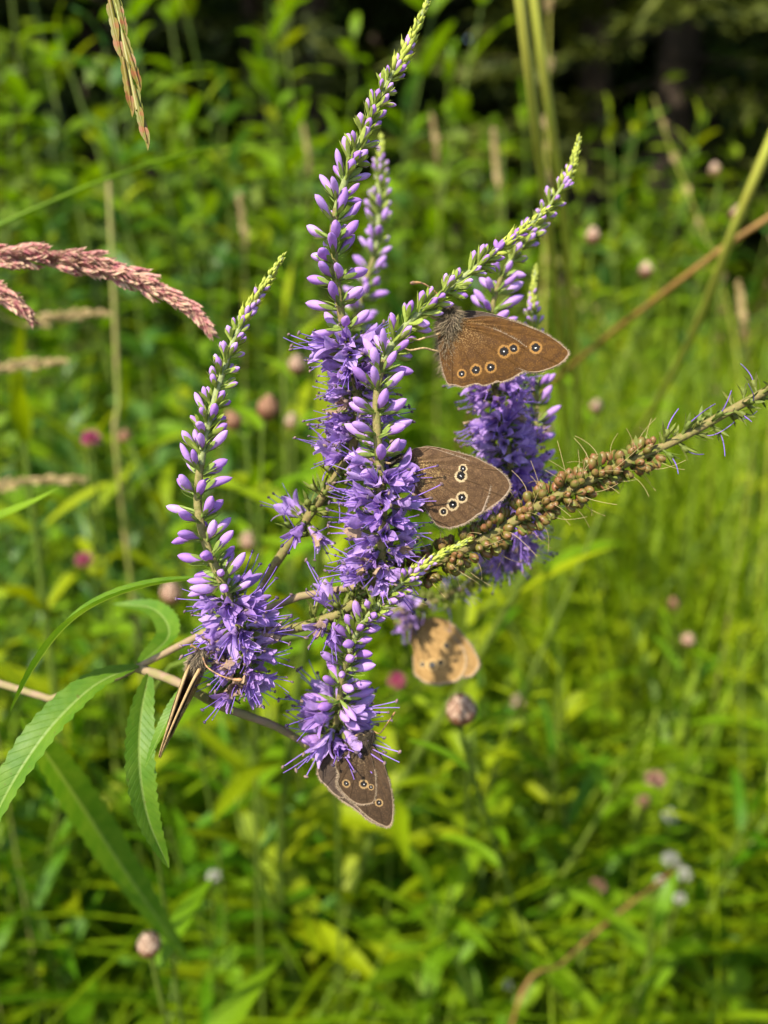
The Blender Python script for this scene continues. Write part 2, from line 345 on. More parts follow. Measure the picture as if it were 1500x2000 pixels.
# ------------------------------------------------------------------ meadow grass (nobody could count it)
def blades(mb, base, h, ang, bend, width, K=6, tint=None, m=0, nearmin=.34):
    n = len(base); t = np.linspace(0, 1, K)[None, :]
    d = np.stack([np.cos(ang), np.sin(ang), np.zeros(n)], 1); s = np.stack([-np.sin(ang), np.cos(ang), np.zeros(n)], 1)
    hx = (bend * h)[:, None] * t ** 2.0; hz = h[:, None] * (t - .38 * bend[:, None] * t ** 2.4)
    c = base[:, None, :] + d[:, None, :] * hx[..., None] + np.array([0, 0, 1.0]) * hz[..., None]
    tw = rng.uniform(-.9, .9, n)[:, None] * t; sd = s[:, None, :] * np.cos(tw)[..., None] + d[:, None, :] * np.sin(tw)[..., None]
    w = width[:, None] * np.minimum(1, (1 - t) * 2.2 + .03) * (.55 + .45 * np.minimum(1, t * 4))
    g = np.stack([c - sd * w[..., None] * .5, c + sd * w[..., None] * .5], 2)
    q = g.reshape(n, -1, 3) - CAM; dep = q @ FWD; u = np.abs(q @ RIGHT) / np.maximum(dep, 1e-3); vv = np.abs(q @ UP) / np.maximum(dep, 1e-3)
    bad = ((dep < nearmin) & (dep > 0.005) & (u < .62) & (vv < .75)).any(1) | (np.linalg.norm(q, axis=2) < .08).any(1)
    g = g[~bad]; n = len(g); tt = (rng.uniform(0, 1, len(bad)) if tint is None else tint)[~bad]
    k = np.arange(K - 1); f = np.stack([2 * k, 2 * k + 1, 2 * k + 3, 2 * k + 2], 1)
    quads = ((np.arange(n) * 2 * K)[:, None, None] + f[None]).reshape(-1, 4)
    mb.add(g.reshape(-1, 3), quads=quads, m=m, tint=np.repeat(tt, 2 * K))
def patch(x, y): return .5 + .5 * np.sin(x * 3.1 + 1.3 * np.sin(y * 2.3)) * np.cos(y * 2.7 + x)
def hollow(b):
    f = b[:, 0] / (b[:, 1] * .5 + .1); h_ = (f < -.15) & (b[:, 1] > .75) & (b[:, 1] < 2.2); return b[~h_ | (rng.uniform(0, 1, len(b)) < .22)]
def sow(n, y0, y1, hx=.62):
    y = y0 + (y1 - y0) * rng.uniform(0, 1, n) ** 1.35; x = rng.uniform(-1, 1, n) * (y * hx + .38)
    return hollow(np.stack([x, y, gz(x, y) - .01], 1))
mb = MB()
b = sow(17000, .22, 1.5); n = len(b); p_ = patch(b[:, 0], b[:, 1])
blades(mb, b, rng.uniform(.16, .42, n), rng.uniform(0, 6.28, n), rng.uniform(.2, 1.1, n), rng.uniform(.0025, .0065, n), 7, np.clip(.25 + .45 * p_ + .3 * (b[:, 0] > .05) + rng.normal(0, .2, n), 0, 1))
b = sow(17000, 1.3, 3.6); n = len(b); p_ = patch(b[:, 0], b[:, 1])
blades(mb, b, rng.uniform(.25, .62, n), rng.uniform(0, 6.28, n), rng.uniform(.2, .9, n), rng.uniform(.004, .010, n), 5, np.clip(.2 + .4 * p_ + rng.normal(0, .22, n), 0, 1))
b = sow(2600, .46, 1.35, .55); n = len(b)
blades(mb, b, rng.uniform(.36, .62, n), rng.uniform(0, 6.28, n), rng.uniform(.35, 1.2, n), rng.uniform(.004, .009, n), 10, np.clip(.45 + .35 * (b[:, 0] > 0) + rng.normal(0, .25, n), 0, 1), nearmin=.40)
b = sow(5200, .75, 2.0, .55); b = b[b[:, 0] > .05 + .12 * b[:, 1]]; n = len(b)
blades(mb, b, rng.uniform(.45, .82, n), rng.uniform(0, 6.28, n), rng.uniform(.15, .7, n), rng.uniform(.0025, .006, n), 8, np.clip(.75 + rng.normal(0, .2, n), 0, 1))
o = mb.build('meadow_grass', M['grass'])
tag(o, 'dense green meadow grass filling the ground behind the flowers', 'grass', kind='stuff')

# ------------------------------------------------------------------ leaves and background herbs
def mat_leaf(loc, d, s=1.0, tilt=0.0, up=(0, 0, 1)):
    z = unit(d); x = np.asarray(up, float) - z * (np.asarray(up, float) @ z)
    x = unit(x) if np.linalg.norm(x) > 1e-4 else frame(z)[0]
    y = np.cross(z, x); c, sn = math.cos(tilt), math.sin(tilt); x, y = x * c + y * sn, y * c - x * sn
    return Matrix(((x[0]*s, y[0]*s, z[0]*s, loc[0]), (x[1]*s, y[1]*s, z[1]*s, loc[1]), (x[2]*s, y[2]*s, z[2]*s, loc[2]), (0, 0, 0, 1)))
def leaf_grid(L, W, curl=.3, fold=.25, serr=0.0, n=9, peak=.4, wave=0.0):
    t = np.linspace(0, 1, n); w = W * .5 * np.clip(np.sin(np.pi * t ** (math.log(.5) / math.log(peak))), 0, 1) ** .8 + W * .02
    if serr: w = w * (1 + serr * np.where(np.arange(n) % 2, 1, -1))
    phi = curl * 1.6 * t; dz = np.cos(phi); dx = -np.sin(phi)
    z = np.r_[0, np.cumsum((dz[1:] + dz[:-1]) / 2)] * L / (n - 1); x = np.r_[0, np.cumsum((dx[1:] + dx[:-1]) / 2)] * L / (n - 1)
    u = np.array([-1, -.5, 0, .5, 1.0]); g = np.zeros((n, 5, 3))
    g[..., 1] = w[:, None] * u; lift = fold * w[:, None] * np.abs(u) + wave * W * np.sin(t * 9)[:, None] * u
    g[..., 0] = x[:, None] + lift * np.cos(phi)[:, None]; g[..., 2] = z[:, None] + lift * np.sin(phi)[:, None]
    return g
def leaf_me(name, mat, *a, **k): return MB().grid(leaf_grid(*a, **k)).mesh(name, mat)
def transform(g, Mx):
    A = np.array(Mx); return g @ A[:3, :3].T + A[:3, 3]

def herb_tall(h, nodes_, mat, L, label, lm, group, seed):
    r = np.random.default_rng(seed); t = thing('leafy_herb', (0, 0, 0), label, 'herb', group)
    st = spline([[0, 0, -.02], [r.normal() * .02, r.normal() * .02, h * .5], [r.normal() * .04, r.normal() * .04, h]], 12)
    MB().tube(st, np.linspace(.0032, .0012, 12), 6).build('stem', M['herb_stem'], t)
    a = r.uniform(0, 6)
    for k in range(nodes_):
        f = .22 + .78 * (k + .5) / nodes_; p = np.array([np.interp(f, np.linspace(0, 1, 12), st[:, i]) for i in range(3)]); a += R(90) + r.normal() * .2
        for s in (0, 1):
            b = a + s * math.pi; el = R(r.uniform(20, 50)) + f * .25; d = np.array([math.cos(b) * math.cos(el), math.sin(b) * math.cos(el), math.sin(el)])
            link('leaf', lm[r.integers(len(lm))], t, mat_leaf(p, d, L * (1.1 - .55 * f) * r.uniform(.85, 1.15), r.normal() * .3))
    link('leaf', lm[0], t, mat_leaf(st[-1], (0.1, .1, 1), L * .45)); return t
def unit_leaves(mat, aspect, n, seed, name='leaf', serr=0, peak=.4):
    r = np.random.default_rng(seed)
    return [leaf_me(name, mat, 1.0, aspect * r.uniform(.85, 1.2), r.uniform(.1, .7), r.uniform(.1, .4), serr, 9, peak, r.uniform(0, .12)) for _ in range(n)]
LV = {k: unit_leaves(M[m], a, 5, i) for i, (k, m, a) in enumerate((('tall', 'leaf', .27), ('tall2', 'leaf_blue', .30), ('tall3', 'leaf_yellow', .25), ('rose', 'leaf', .14), ('rose2', 'leaf_light', .16), ('round', 'leaf', .62), ('narrow', 'leaf_yellow', .12), ('tall4', 'leaf_light', .25)))}
def rosette(n, L, lm, label, name, group, seed, h=.16):
    r = np.random.default_rng(seed); t = thing(name, (0, 0, 0), label, 'herb', group)
    MB().tube(spline([[0, 0, -.02], [.005, .004, h * .5], [0, .01, h]], 7), np.linspace(.004, .002, 7), 6).build('stem', M['herb_stem'], t)
    for k in range(n):
        b = k * 2.4 + r.normal() * .3; el = R(r.uniform(15, 75)); d = np.array([math.cos(b) * math.cos(el), math.sin(b) * math.cos(el), math.sin(el)])
        link('leaf', lm[r.integers(len(lm))], t, mat_leaf((0, 0, h * r.uniform(.15, 1)), d, L * r.uniform(.65, 1.2), r.normal() * .4))
    return t
def trifoliate(seed):
    r = np.random.default_rng(seed); mb = MB()
    for k in range(3):
        a = R(120) * k; mb.grid(transform(leaf_grid(1, .68, .2, .2, 0, 7, .5), mat_leaf((0, 0, 0), (math.cos(a), math.sin(a), .25))))
    return mb.mesh('leaf', M['leaf_light'])
TRI = [trifoliate(i) for i in range(2)]
def clover(n, label, seed):
    r = np.random.default_rng(seed); t = thing('clover_plant', (0, 0, 0), label, 'herb', 'clover plants in the low growth')
    for k in range(n):
        a = r.uniform(0, 6.28); rr = r.uniform(.02, .09); e = np.array([math.cos(a) * rr, math.sin(a) * rr, r.uniform(.12, .30)])
        s = MB().tube(spline([[0, 0, -.02], [e[0] * .4, e[1] * .4, e[2] * .6], e], 6), .0012, 5).build('stalk', M['herb_stem'], t)
        link('leaf', TRI[k % 2], t, mat4(e, (r.normal() * .3, r.normal() * .3, 1), r.uniform(.018, .03), r.uniform(0, 6)))
    return t
def whorl(seed):
    r = np.random.default_rng(seed); mb = MB()
    for k in range(7):
        a = k * 6.283 / 7; mb.grid(transform(leaf_grid(1, .14, .3, .1, 0, 5, .5), mat_leaf((0, 0, 0), (math.cos(a), math.sin(a), r.uniform(.2, .7)))))
    return mb.mesh('leaf_whorl', M['leaf_yellow'])
WH = [whorl(i) for i in range(3)]
def bedstraw(h, label, seed, nw=13):
    r = np.random.default_rng(seed); t = thing('bedstraw_plant', (0, 0, 0), label, 'herb', 'slender yellow-green bedstraw stems')
    st = spline([[0, 0, -.02], [r.normal() * .05, r.normal() * .05, h * .6], [r.normal() * .12, r.normal() * .12, h]], 14)
    MB().tube(st, np.linspace(.0018, .0008, 14), 5).build('stem', M['herb_stem'], t)
    for k in range(nw):
        f = .2 + .8 * k / (nw - 1); p = np.array([np.interp(f, np.linspace(0, 1, 14), st[:, i]) for i in range(3)])
        link('leaf_whorl', WH[k % 3], t, mat4(p, (r.normal() * .2, r.normal() * .2, 1), .028 * (1.15 - .6 * f), r.uniform(0, 6)))
    return t

def put(protos, spots, smin=.85, smax=1.15):
    for i, (x, y, *s) in enumerate(spots):
        k = i % len(protos); sc_ = s[0] if s else rng.uniform(smin, smax); loc = (x, y, float(gz(x, y))); rz = rng.uniform(0, 6.28)
        if not protos[k].get('placed'):
            protos[k].location = loc; protos[k].rotation_euler = (0, 0, rz); protos[k].scale = (sc_,) * 3; protos[k]['placed'] = 1
        else: copy_thing(protos[k], loc, rz, sc_)
def spots(n, y0, y1, x0=-1, x1=1, hx=.50, pw=1.2):
    """spread over the ground in view; x0..x1 as fractions of the half width there"""
    y = y0 + (y1 - y0) * rng.uniform(0, 1, n) ** pw; return [(rng.uniform(x0, x1) * (yy * hx + .1), yy) for yy in y]
G1, G2 = 'tall leafy herbs before the wood', 'lance-leaved herbs in the low growth'
near = [herb_tall(.40, 8, None, .105, 'leafy stem of long narrow light green leaves crowding below the flowers', unit_leaves(M['leaf_light'], .17, 5, 41), 'narrow-leaved stems crowding below the flowers', s) for s in (41, 42, 43)]
near2 = [herb_tall(.42, 8, None, .10, 'leafy stem of long narrow deep green leaves crowding below the flowers', unit_leaves(M['leaf'], .15, 5, 42), 'narrow-leaved stems crowding below the flowers', s) for s in (44, 45)]
near3 = [herb_tall(.44, 9, None, .085, 'leafy stem of narrow yellow-green leaves crowding below the flowers', unit_leaves(M['leaf_yellow'], .15, 5, 43), 'narrow-leaved stems crowding below the flowers', s) for s in (46, 47)]
put(near, spots(20, .46, .9, -1.15, 1.0), .85, 1.1); put(near2, spots(16, .46, .9, -1.15, .8), .85, 1.1); put(near3, spots(16, .48, 1.0, -.3, 1.15), .85, 1.15)
put(near3, spots(8, .44, .62, -1.0, -.05), 1.3, 1.55); put(near, spots(8, .37, .5, -1.15, .6), .8, 1.0); put(near2, spots(5, .37, .5, -1.15, 0), .8, 1.0)
tallA = [herb_tall(.92, 12, M['leaf'], .105, 'tall leafy herb with opposite lance leaves standing before the wood', LV['tall4'], G1, s) for s in (1, 2)]
tallB = [herb_tall(.82, 11, M['leaf_blue'], .095, 'tall bluish-green leafy herb with opposite leaves before the wood', LV['tall2'], G1, s) for s in (3, 4)]
tallC = [herb_tall(.88, 10, M['leaf_yellow'], .07, 'tall yellow-green leafy herb with opposite leaves before the wood', LV['tall3'], G1, s) for s in (5, 6)]
put(tallA, spots(20, .9, 2.0, -1.1, .12) + spots(6, 1.5, 2.2, .2, 1)); put(tallB, spots(17, .85, 1.9, -1.1, .22) + spots(5, 1.4, 2.2, .3, 1.1)); put(tallC, spots(9, .9, 1.8, -1, .3) + spots(5, 1.2, 2.0, .3, 1))
put(tallA, spots(14, .8, 1.5, -1.1, .2), .55, .75); put(tallB, spots(14, .75, 1.5, -1.1, .4), .55, .75); put(tallB, spots(16, .7, 1.1, -1.1, -.35), .5, .7); put(tallA, spots(9, .95, 1.5, -1.05, .1), 1.12, 1.25)
roA = [rosette(13, .125, LV['rose'], 'deep green herb with long lance leaves arching in the low growth', 'lance_leaved_herb', G2, s, .24) for s in (11, 12, 13)]
roB = [rosette(13, .115, LV['rose2'], 'light green herb with long lance leaves arching in the low growth', 'lance_leaved_herb', G2, s, .26) for s in (14, 15, 16)]
put(roA, spots(58, .46, 1.2, -1.1, 1.1)); put(roB, spots(58, .48, 1.3, -1.1, 1.1))
roC = [rosette(10, .055, LV['round'], 'low herb with rounded deep green leaves close to the ground', 'round_leaved_herb', 'round-leaved herbs in the low growth', s, .28) for s in (17, 18)]
put(roC, spots(22, .52, 1.2, -1.1, -.3) + spots(8, .7, 1.3, 0, 1.1), .6, .9)
put([clover(11, 'clover plant with three-part light green leaves in the low growth', s) for s in (21, 22)], spots(24, .42, 1.1, -1.1, 1.1))
put([bedstraw(.78, 'tall thin bedstraw stem rising above the yellow-green grass', s, 16) for s in (34, 35)], spots(26, .8, 1.7, .15, 1.1), .8, 1.1)
put([bedstraw(.52, 'slender bedstraw stem with whorls of small yellow-green leaves', s) for s in (31, 32, 33)], spots(60, .5, 1.6, -.05, 1.15) + spots(12, .6, 1.5, -1, 0))

# ------------------------------------------------------------------ speedwell: flower pieces (local z points outwards, millimetres -> metres)
mm = 1e-3
def sepals(mb, L, r, n=4, spread=.15, m=0, w=1.0, rr=None):
    """pointed green lobes hugging a bud of radius r"""
    for k in range(n):
        a = k * 2 * np.pi / n + .4; t = np.linspace(0, 1, 6); u = np.array([-1, 0, 1.0]); g = np.zeros((6, 3, 3))
        rad = r * (.45 + .62 * np.sin(np.clip(t * 1.5, 0, 1.57))) + spread * L * t ** 2 * .6
        half = w * (.75 * (1 - t) ** .7 + .02)
        for j in range(3):
            aa = a + u[j] * half * .9; rj = rad * (1.02 + .05 * (j == 1))
            g[:, j] = np.stack([rj * np.cos(aa), rj * np.sin(aa), t * L - abs(u[j]) * .05 * L], 1)
        mb.grid(g, m)
def bract(mb, r, L, m=0, a0=0.0):
    t = np.linspace(0, 1, 6); c = np.stack([-(.5 + .8 * np.sin(t * 2.0)) * .55 * L * .4 - .25 * mm, 0 * t, -1.1 * mm + t * L * .95], 1)
    w = .24 * mm * (1 - t) ** .6 + .02 * mm; g = np.stack([c + np.stack([0 * t, -w, 0 * t], 1), c + np.stack([.08 * mm + 0 * t, 0 * t, 0 * t], 1), c + np.stack([0 * t, w, 0 * t], 1)], 1)
    A = np.array([[math.cos(a0), -math.sin(a0), 0], [math.sin(a0), math.cos(a0), 0], [0, 0, 1]]); mb.grid(g @ A.T, m)
def bud_mesh(L, w, cal, seed, cm='calyx'):
    r = np.random.default_rng(seed); mb = MB(); bx, by = r.normal() * .10, r.normal() * .10
    mb.tube(np.array([[0, 0, -1.3 * mm], [0, 0, 0.1 * mm]]), [.26 * mm, .36 * mm], 6, cap=False)
    t = np.linspace(0, 1, 11); prof = w * .5 * (.42 + .58 * np.sin(np.clip(t / .6, 0, 1) * 1.571)) * np.clip(1 - np.clip((t - .55) / .45, 0, 1) ** 2.3, 0, 1) ** .75
    o = mb.n; mb.lathe(np.stack([t * L, prof], 1), 12, 1, 4, .07)
    v = mb.v[-1]; zz = v[:, 2].copy(); v[:, 0] += bx * zz ** 2 / L; v[:, 1] += by * zz ** 2 / L
    sepals(mb, L * cal, w * (.56 if cal < .7 else .60), 4, .10, w=1.12 if cal < .7 else 1.45)
    bract(mb, r, L * r.uniform(.6, .95), 0, r.uniform(-.5, .5)); return mb.mesh('bud', [M[cm], M['petal']])
BUD_M = [bud_mesh(4.7 * mm, 1.50 * mm * (1 + .06 * (i % 3)), .50 + .05 * (i % 2), 50 + i) for i in range(6)]
BUD_Y = [bud_mesh(3.2 * mm, 1.30 * mm, .84 + .05 * (i % 3), 70 + i, 'calyx_young') for i in range(6)]
def petal_grid(L, W, curl, cup, n=7):
    t = np.linspace(0, 1, n); w = W * .5 * np.sin(np.pi * np.clip(t * .86 + .10, 0, 1)) ** .7; u = np.array([-1, -.5, 0, .5, 1.0])
    phi = curl * t; z = np.r_[0, np.cumsum(np.cos(phi[1:]))] * L / (n - 1); x = np.r_[0, np.cumsum(np.sin(phi[1:]))] * L / (n - 1)
    g = np.zeros((n, 5, 3)); g[..., 1] = w[:, None] * u; g[..., 0] = x[:, None] - cup * W * (u ** 2) * np.cos(phi)[:, None]; g[..., 2] = z[:, None] + cup * W * u ** 2 * np.sin(phi)[:, None] - .12 * W * np.abs(u) ** 3 * t[:, None]
    return g
def filament(mb, r, L, th, ph, bend, rad=.10, anther=True, m=2, ma=3):
    t = np.linspace(0, 1, 9)[:, None]; d = np.array([math.sin(th) * math.cos(ph), math.sin(th) * math.sin(ph), math.cos(th)])
    s = unit(np.cross(d, r.normal(size=3))); c = np.array([0, 0, 1.0]) * mm + d * L * t + s * bend * L * t ** 2; rr = np.linspace(rad * 1.2, rad * .8, 9) * mm
    mb.tube(c, rr, 5, m)
    if anther:
        e = unit(c[-1] - c[-2]); q = unit(np.cross(e, r.normal(size=3)) + e * .3)
        mb.tube(c[-1] + q * np.linspace(-.42, .42, 5)[:, None] * mm, np.array([.08, .24, .27, .24, .08]) * mm, 6, ma)
def flower_mesh(seed, openness=1.0, old=0.0):
    r = np.random.default_rng(seed); mb = MB()
    mb.tube(np.array([[0, 0, -1.4 * mm], [0, 0, 0.1 * mm]]), [.24 * mm, .34 * mm], 6, cap=False)
    mb.lathe(np.array([[0, .5], [.8, .7], [1.6, .85], [2.0, .9]]) * mm, 10, 1)
    for k in range(4):
        a = k * np.pi / 2 + r.normal() * .15; L = r.uniform(3.0, 4.2) * mm; W = r.uniform(1.7, 2.7) * mm * (.8 if k == 3 else 1)
        g = petal_grid(L, W, r.uniform(.35, 1.25) * openness, r.uniform(.10, .30)); g[..., 0] += .75 * mm; g[..., 2] += 1.7 * mm
        if old: g += r.normal(size=g.shape) * .22 * mm * old
        A = np.array([[math.cos(a), -math.sin(a), 0], [math.sin(a), math.cos(a), 0], [0, 0, 1]]); mb.grid(g @ A.T, 4 if (old and r.uniform() < .65) else 1)
    for k in range(2): filament(mb, r, r.uniform(5.5, 8.5) * mm, r.uniform(.1, .45), r.uniform(0, 6.28), r.uniform(-.2, .2))
    filament(mb, r, r.uniform(6, 9) * mm, r.uniform(.05, .4), r.uniform(0, 6.28), r.uniform(-.3, .3), .08, False)
    sepals(mb, 2.2 * mm, .85 * mm, 4, .3); bract(mb, r, 3 * mm)
    return mb.mesh('flower', [M['calyx_old'], M['petal_open'], M['filament'], M['anther'], M['withered']])
FLW = [flower_mesh(100 + i, 1.0 if i % 3 else .55) for i in range(9)]; FLW_OLD = [flower_mesh(130 + i, .9, 1.0) for i in range(4)]
def calyx_mesh(seed, style=True, cap=False):
    r = np.random.default_rng(seed); mb = MB()
    mb.tube(np.array([[0, 0, -1.6 * mm], [0, 0, 0.2 * mm]]), [.24 * mm, .34 * mm], 6, cap=False)
    if cap:
        for s in (-1, 1):
            Mx = Matrix.Translation((s * .62 * mm, 0, 1.05 * mm)) @ Matrix.Rotation(s * .25, 4, 'Y'); t = np.linspace(-1, 1, 8)
            mb.lathe(np.stack([t * 1.2 * mm, .86 * mm * np.sqrt(np.clip(1 - t ** 2, 0.0, 1)) * (1 + .12 * t)], 1), 10, 1, M=Mx @ Matrix.Diagonal((.9, .78 + .2 * r.uniform(), 1, 1)))
        sepals(mb, 2.1 * mm, 1.1 * mm, 4, .3, w=.75)
        filament(mb, r, r.uniform(3, 6) * mm, r.uniform(0, .3), r.uniform(0, 6), r.uniform(.4, 1.1), .045, False, 3)
    else:
        mb.lathe(np.array([[0, .3], [.5, .62], [1.1, .66], [1.5, .45], [1.8, .05]]) * mm, 8, 0)
        sepals(mb, 3.0 * mm, .75 * mm, 4, .5, w=.7); bract(mb, r, 3.4 * mm)
        if style: filament(mb, r, r.uniform(4, 6.5) * mm, r.uniform(.0, .5), r.uniform(0, 6), r.uniform(.5, 1.1), .10, False, 2)
    return mb.mesh('capsule' if cap else 'calyx', [M['calyx_old'], M['capsule'], M['filament'], M['straw']])
CAL = [calyx_mesh(160 + i, i % 2 == 0) for i in range(7)]; CAPS = [calyx_mesh(180 + i, cap=True) for i in range(6)]

def spike(plant, pts, r0=.95, r1=.35, dens=1.0, seed=0, caps=False, name='flower_spike', nmin=5, fs=1.0):
    """axis through (px, py, depth, stage) points; stage -9 bare, -1 capsules, 0 spent, 1 open, 2 buds, 3 young buds, 4 tip"""
    r = np.random.default_rng(seed); q = np.array([[*P(a, b, d), m] for a, b, d, m in pts]); n = 90; s = spline(q, n)
    c = s[:, :3]; st = s[:, 3]; T = np.gradient(c, axis=0); T /= np.linalg.norm(T, axis=1)[:, None]
    seg = np.r_[0, np.cumsum(np.linalg.norm(np.diff(c, axis=0), axis=1))]; tot = seg[-1]; rad = np.interp(seg / tot, [0, .6, 1], [r0, r0 * .75, r1]) * mm
    mb = MB().tube(c, rad, 9)
    half = int(np.searchsorted(st, 2.35)) if st.max() > 2.35 else n
    sp = mb.build(name, [M['axis'], M['axis_green']], plant); me = sp.data
    mi = np.zeros(len(me.polygons), np.int32); nq = 9 * (n - 1); ring = (np.arange(nq) // 9); off = len(me.polygons) - nq; mi[off:][ring > half] = 1; me.polygons.foreach_set('material_index', mi)
    # fine down on the axis
    hb = MB(); hn = int(tot / mm * 26); hs = r.uniform(0, tot, hn); hp = np.stack([np.interp(hs, seg, c[:, i]) for i in range(3)], 1); ht = np.stack([np.interp(hs, seg, T[:, i]) for i in range(3)], 1)
    hr = np.interp(hs, seg, rad); dd = np.cross(ht, r.normal(size=(hn, 3))); dd /= np.linalg.norm(dd, axis=1)[:, None]; w = np.cross(dd, ht) * .03 * mm; b = hp + dd * hr[:, None] * .95; e = b + dd * (.35 * mm) + ht * .1 * mm
    hb.add(np.stack([b - w, b + w, e], 1).reshape(-1, 3), tris=np.arange(hn * 3).reshape(-1, 3)); hb.build('down', M['straw'], sp, kind='stuff')
    tipmb = MB(); pos = 0.0; ang = r.uniform(0, 6)
    while pos < tot:
        m = float(np.interp(pos, seg, st)); p = np.array([np.interp(pos, seg, c[:, i]) for i in range(3)]); t = unit([np.interp(pos, seg, T[:, i]) for i in range(3)]); ra = float(np.interp(pos, seg, rad))
        if m < (-1.5 if caps else -.25): pos += 1 * mm; continue
        if m < -.5: sp_, k_ = 2.3, int(r.integers(4, 7))
        elif m < .55: sp_, k_ = 3.4, 3 if caps else 5
        elif m < 1.55: sp_, k_ = 2.3, 6
        elif m < 2.5: sp_, k_ = 3.8, nmin
        elif m < 3.26: sp_, k_ = np.interp(m, [2.5, 3.35], [3.1, 2.2]), nmin
        else: sp_, k_ = np.interp(m, [3.26, 4], [1.7, .8]), 7
        pos += sp_ * mm / dens * r.uniform(.85, 1.15); ang += 2.4 + r.normal() * .15
        x, y, _ = frame(t)
        for k in range(k_):
            a = ang + k * 2 * math.pi / k_ + r.normal() * .22; out = x * math.cos(a) + y * math.sin(a); pp = p + t * r.normal() * .5 * mm
            if m < -.5: th = R(r.uniform(55, 85))
            elif m < .55: th = R(r.uniform(35, 80))
            elif m < 1.55: th = R(np.interp(m, [.55, 1.55], [105, 72]) + r.normal() * 12)
            else: th = R(np.interp(m, [1.55, 2.1, 2.6, 3.3, 4.0], [72, 60, 44, 33, 16]) + r.normal() * 7)
            d = t * math.cos(th) + out * math.sin(th); base = pp + out * ra * .7
            if m < -.5: me_, nm, sc_, lift = CAPS[r.integers(6)], 'capsule', r.uniform(.8, 1.12), 1.35
            elif m < .55: me_, nm, sc_, lift = CAL[r.integers(7)], 'calyx', r.uniform(.75, 1.05), 1.4
            elif m < 1.55:
                old = m < 1.0 and r.uniform() < .35; me_, nm, sc_, lift = (FLW_OLD[r.integers(4)] if old else FLW[r.integers(9)]), 'flower', r.uniform(.8, 1.1) * fs, 1.3
                if m > 1.35 and r.uniform() < .4: me_, nm = BUD_M[r.integers(6)], 'bud'
            elif m < 3.26:
                yo = m > 2.6 + r.normal() * .1; me_, nm, lift = (BUD_Y if yo else BUD_M)[r.integers(6)], 'bud', 1.2
                sc_ = (np.interp(m, [2.5, 3.35], [1.12, .66]) if yo else np.interp(m, [1.6, 2.2, 2.7], [1.08, 1.0, .84])) * r.uniform(.88, 1.08)
            else:
                sz = np.interp(m, [3.26, 4.0], [2.2, .75]) * mm; tt = np.linspace(0, 1, 6); Mx = np.array(mat4(base, d, 1, r.uniform(0, 6)))
                g = np.stack([tt * sz, .24 * sz * np.sin(np.pi * np.clip(tt * .92 + .08, 0, 1)) ** .8], 1); tipmb.lathe(g, 6, 0 if m > 3.6 or r.uniform() < .6 else 1, tint=r.uniform(0, 1), M=Mx)
                lg = leaf_grid(sz * 1.5, sz * .28, -.35, .3, 0, 4); tipmb.grid(transform(lg, np.array(mat_leaf(base - t * .2 * mm, d + out * .25, 1, 0, t))), 0, tint=r.uniform(0, 1)); continue
            base = base + d * lift * mm * sc_ * .8
            wv = r.uniform(.84, 1.12); link(nm, me_, sp, mat4(base, d, (sc_ * wv, sc_ * wv, sc_ * r.uniform(.84, 1.14)) if nm == 'bud' else sc_, r.uniform(0, 6.28)))
    if tipmb.n: tipmb.build('bud_tip', [M['tip'], M['petal']], sp, kind='stuff')
    return sp
def stem_part(plant, pts, ra, rb, mat='stem_tan', name='stem', world=None):
    q = np.array([P(*p) for p in pts]); q = q if world is None else np.vstack([world, q]); n = 40
    s = spline(q, n); k = np.arange(n); rad = np.interp(k, [0, n - 1], [ra, rb]) * mm * (1 + .05 * np.sin(k * 1.7))
    return MB().tube(s, rad, 10).build(name, M[mat], plant)
def plant_leaf(plant, pts, wpx, mat='plant_leaf', up=(-.2, -.5, 1), serr=.12, fold=.35, name='leaf', n=61, peak=.42):
    """long toothed leaf along a pixel path; wpx = full width in pixels at the focus distance"""
    q = spline(np.array([P(*p) for p in pts]), n); T = np.gradient(q, axis=0); T /= np.linalg.norm(T, axis=1)[:, None]; t = np.linspace(0, 1, n)
    w = wpx / 11 * mm * .5 * (np.clip(np.sin(np.pi * t ** (math.log(.5) / math.log(peak))), 0, 1) ** .75 + .03); saw = 1 - serr * ((np.arange(n) % 3) / 2.0 - .3) * (.6 + .8 * np.abs(np.sin(np.arange(n) * 1.3)))
    u = np.array([-1, -.6, -.1, 0, .1, .6, 1.0]); g = np.zeros((n, 7, 3))
    for k in range(n):
        x = np.asarray(up, float); x = unit(x - T[k] * (x @ T[k])); y = np.cross(T[k], x); ww = w[k] * np.where(np.abs(u) == 1, saw[k], 1)
        g[k] = q[k] + y * (ww * u)[:, None] + x * (fold * w[k] * np.abs(u) ** 1.3 - .06 * w[k] * (np.abs(u) < .05))[:, None]
    return MB().grid(g, uv=np.stack(np.broadcast_arrays(u[None, :], t[:, None]), -1).reshape(-1, 2)).build(name, M[mat], plant)

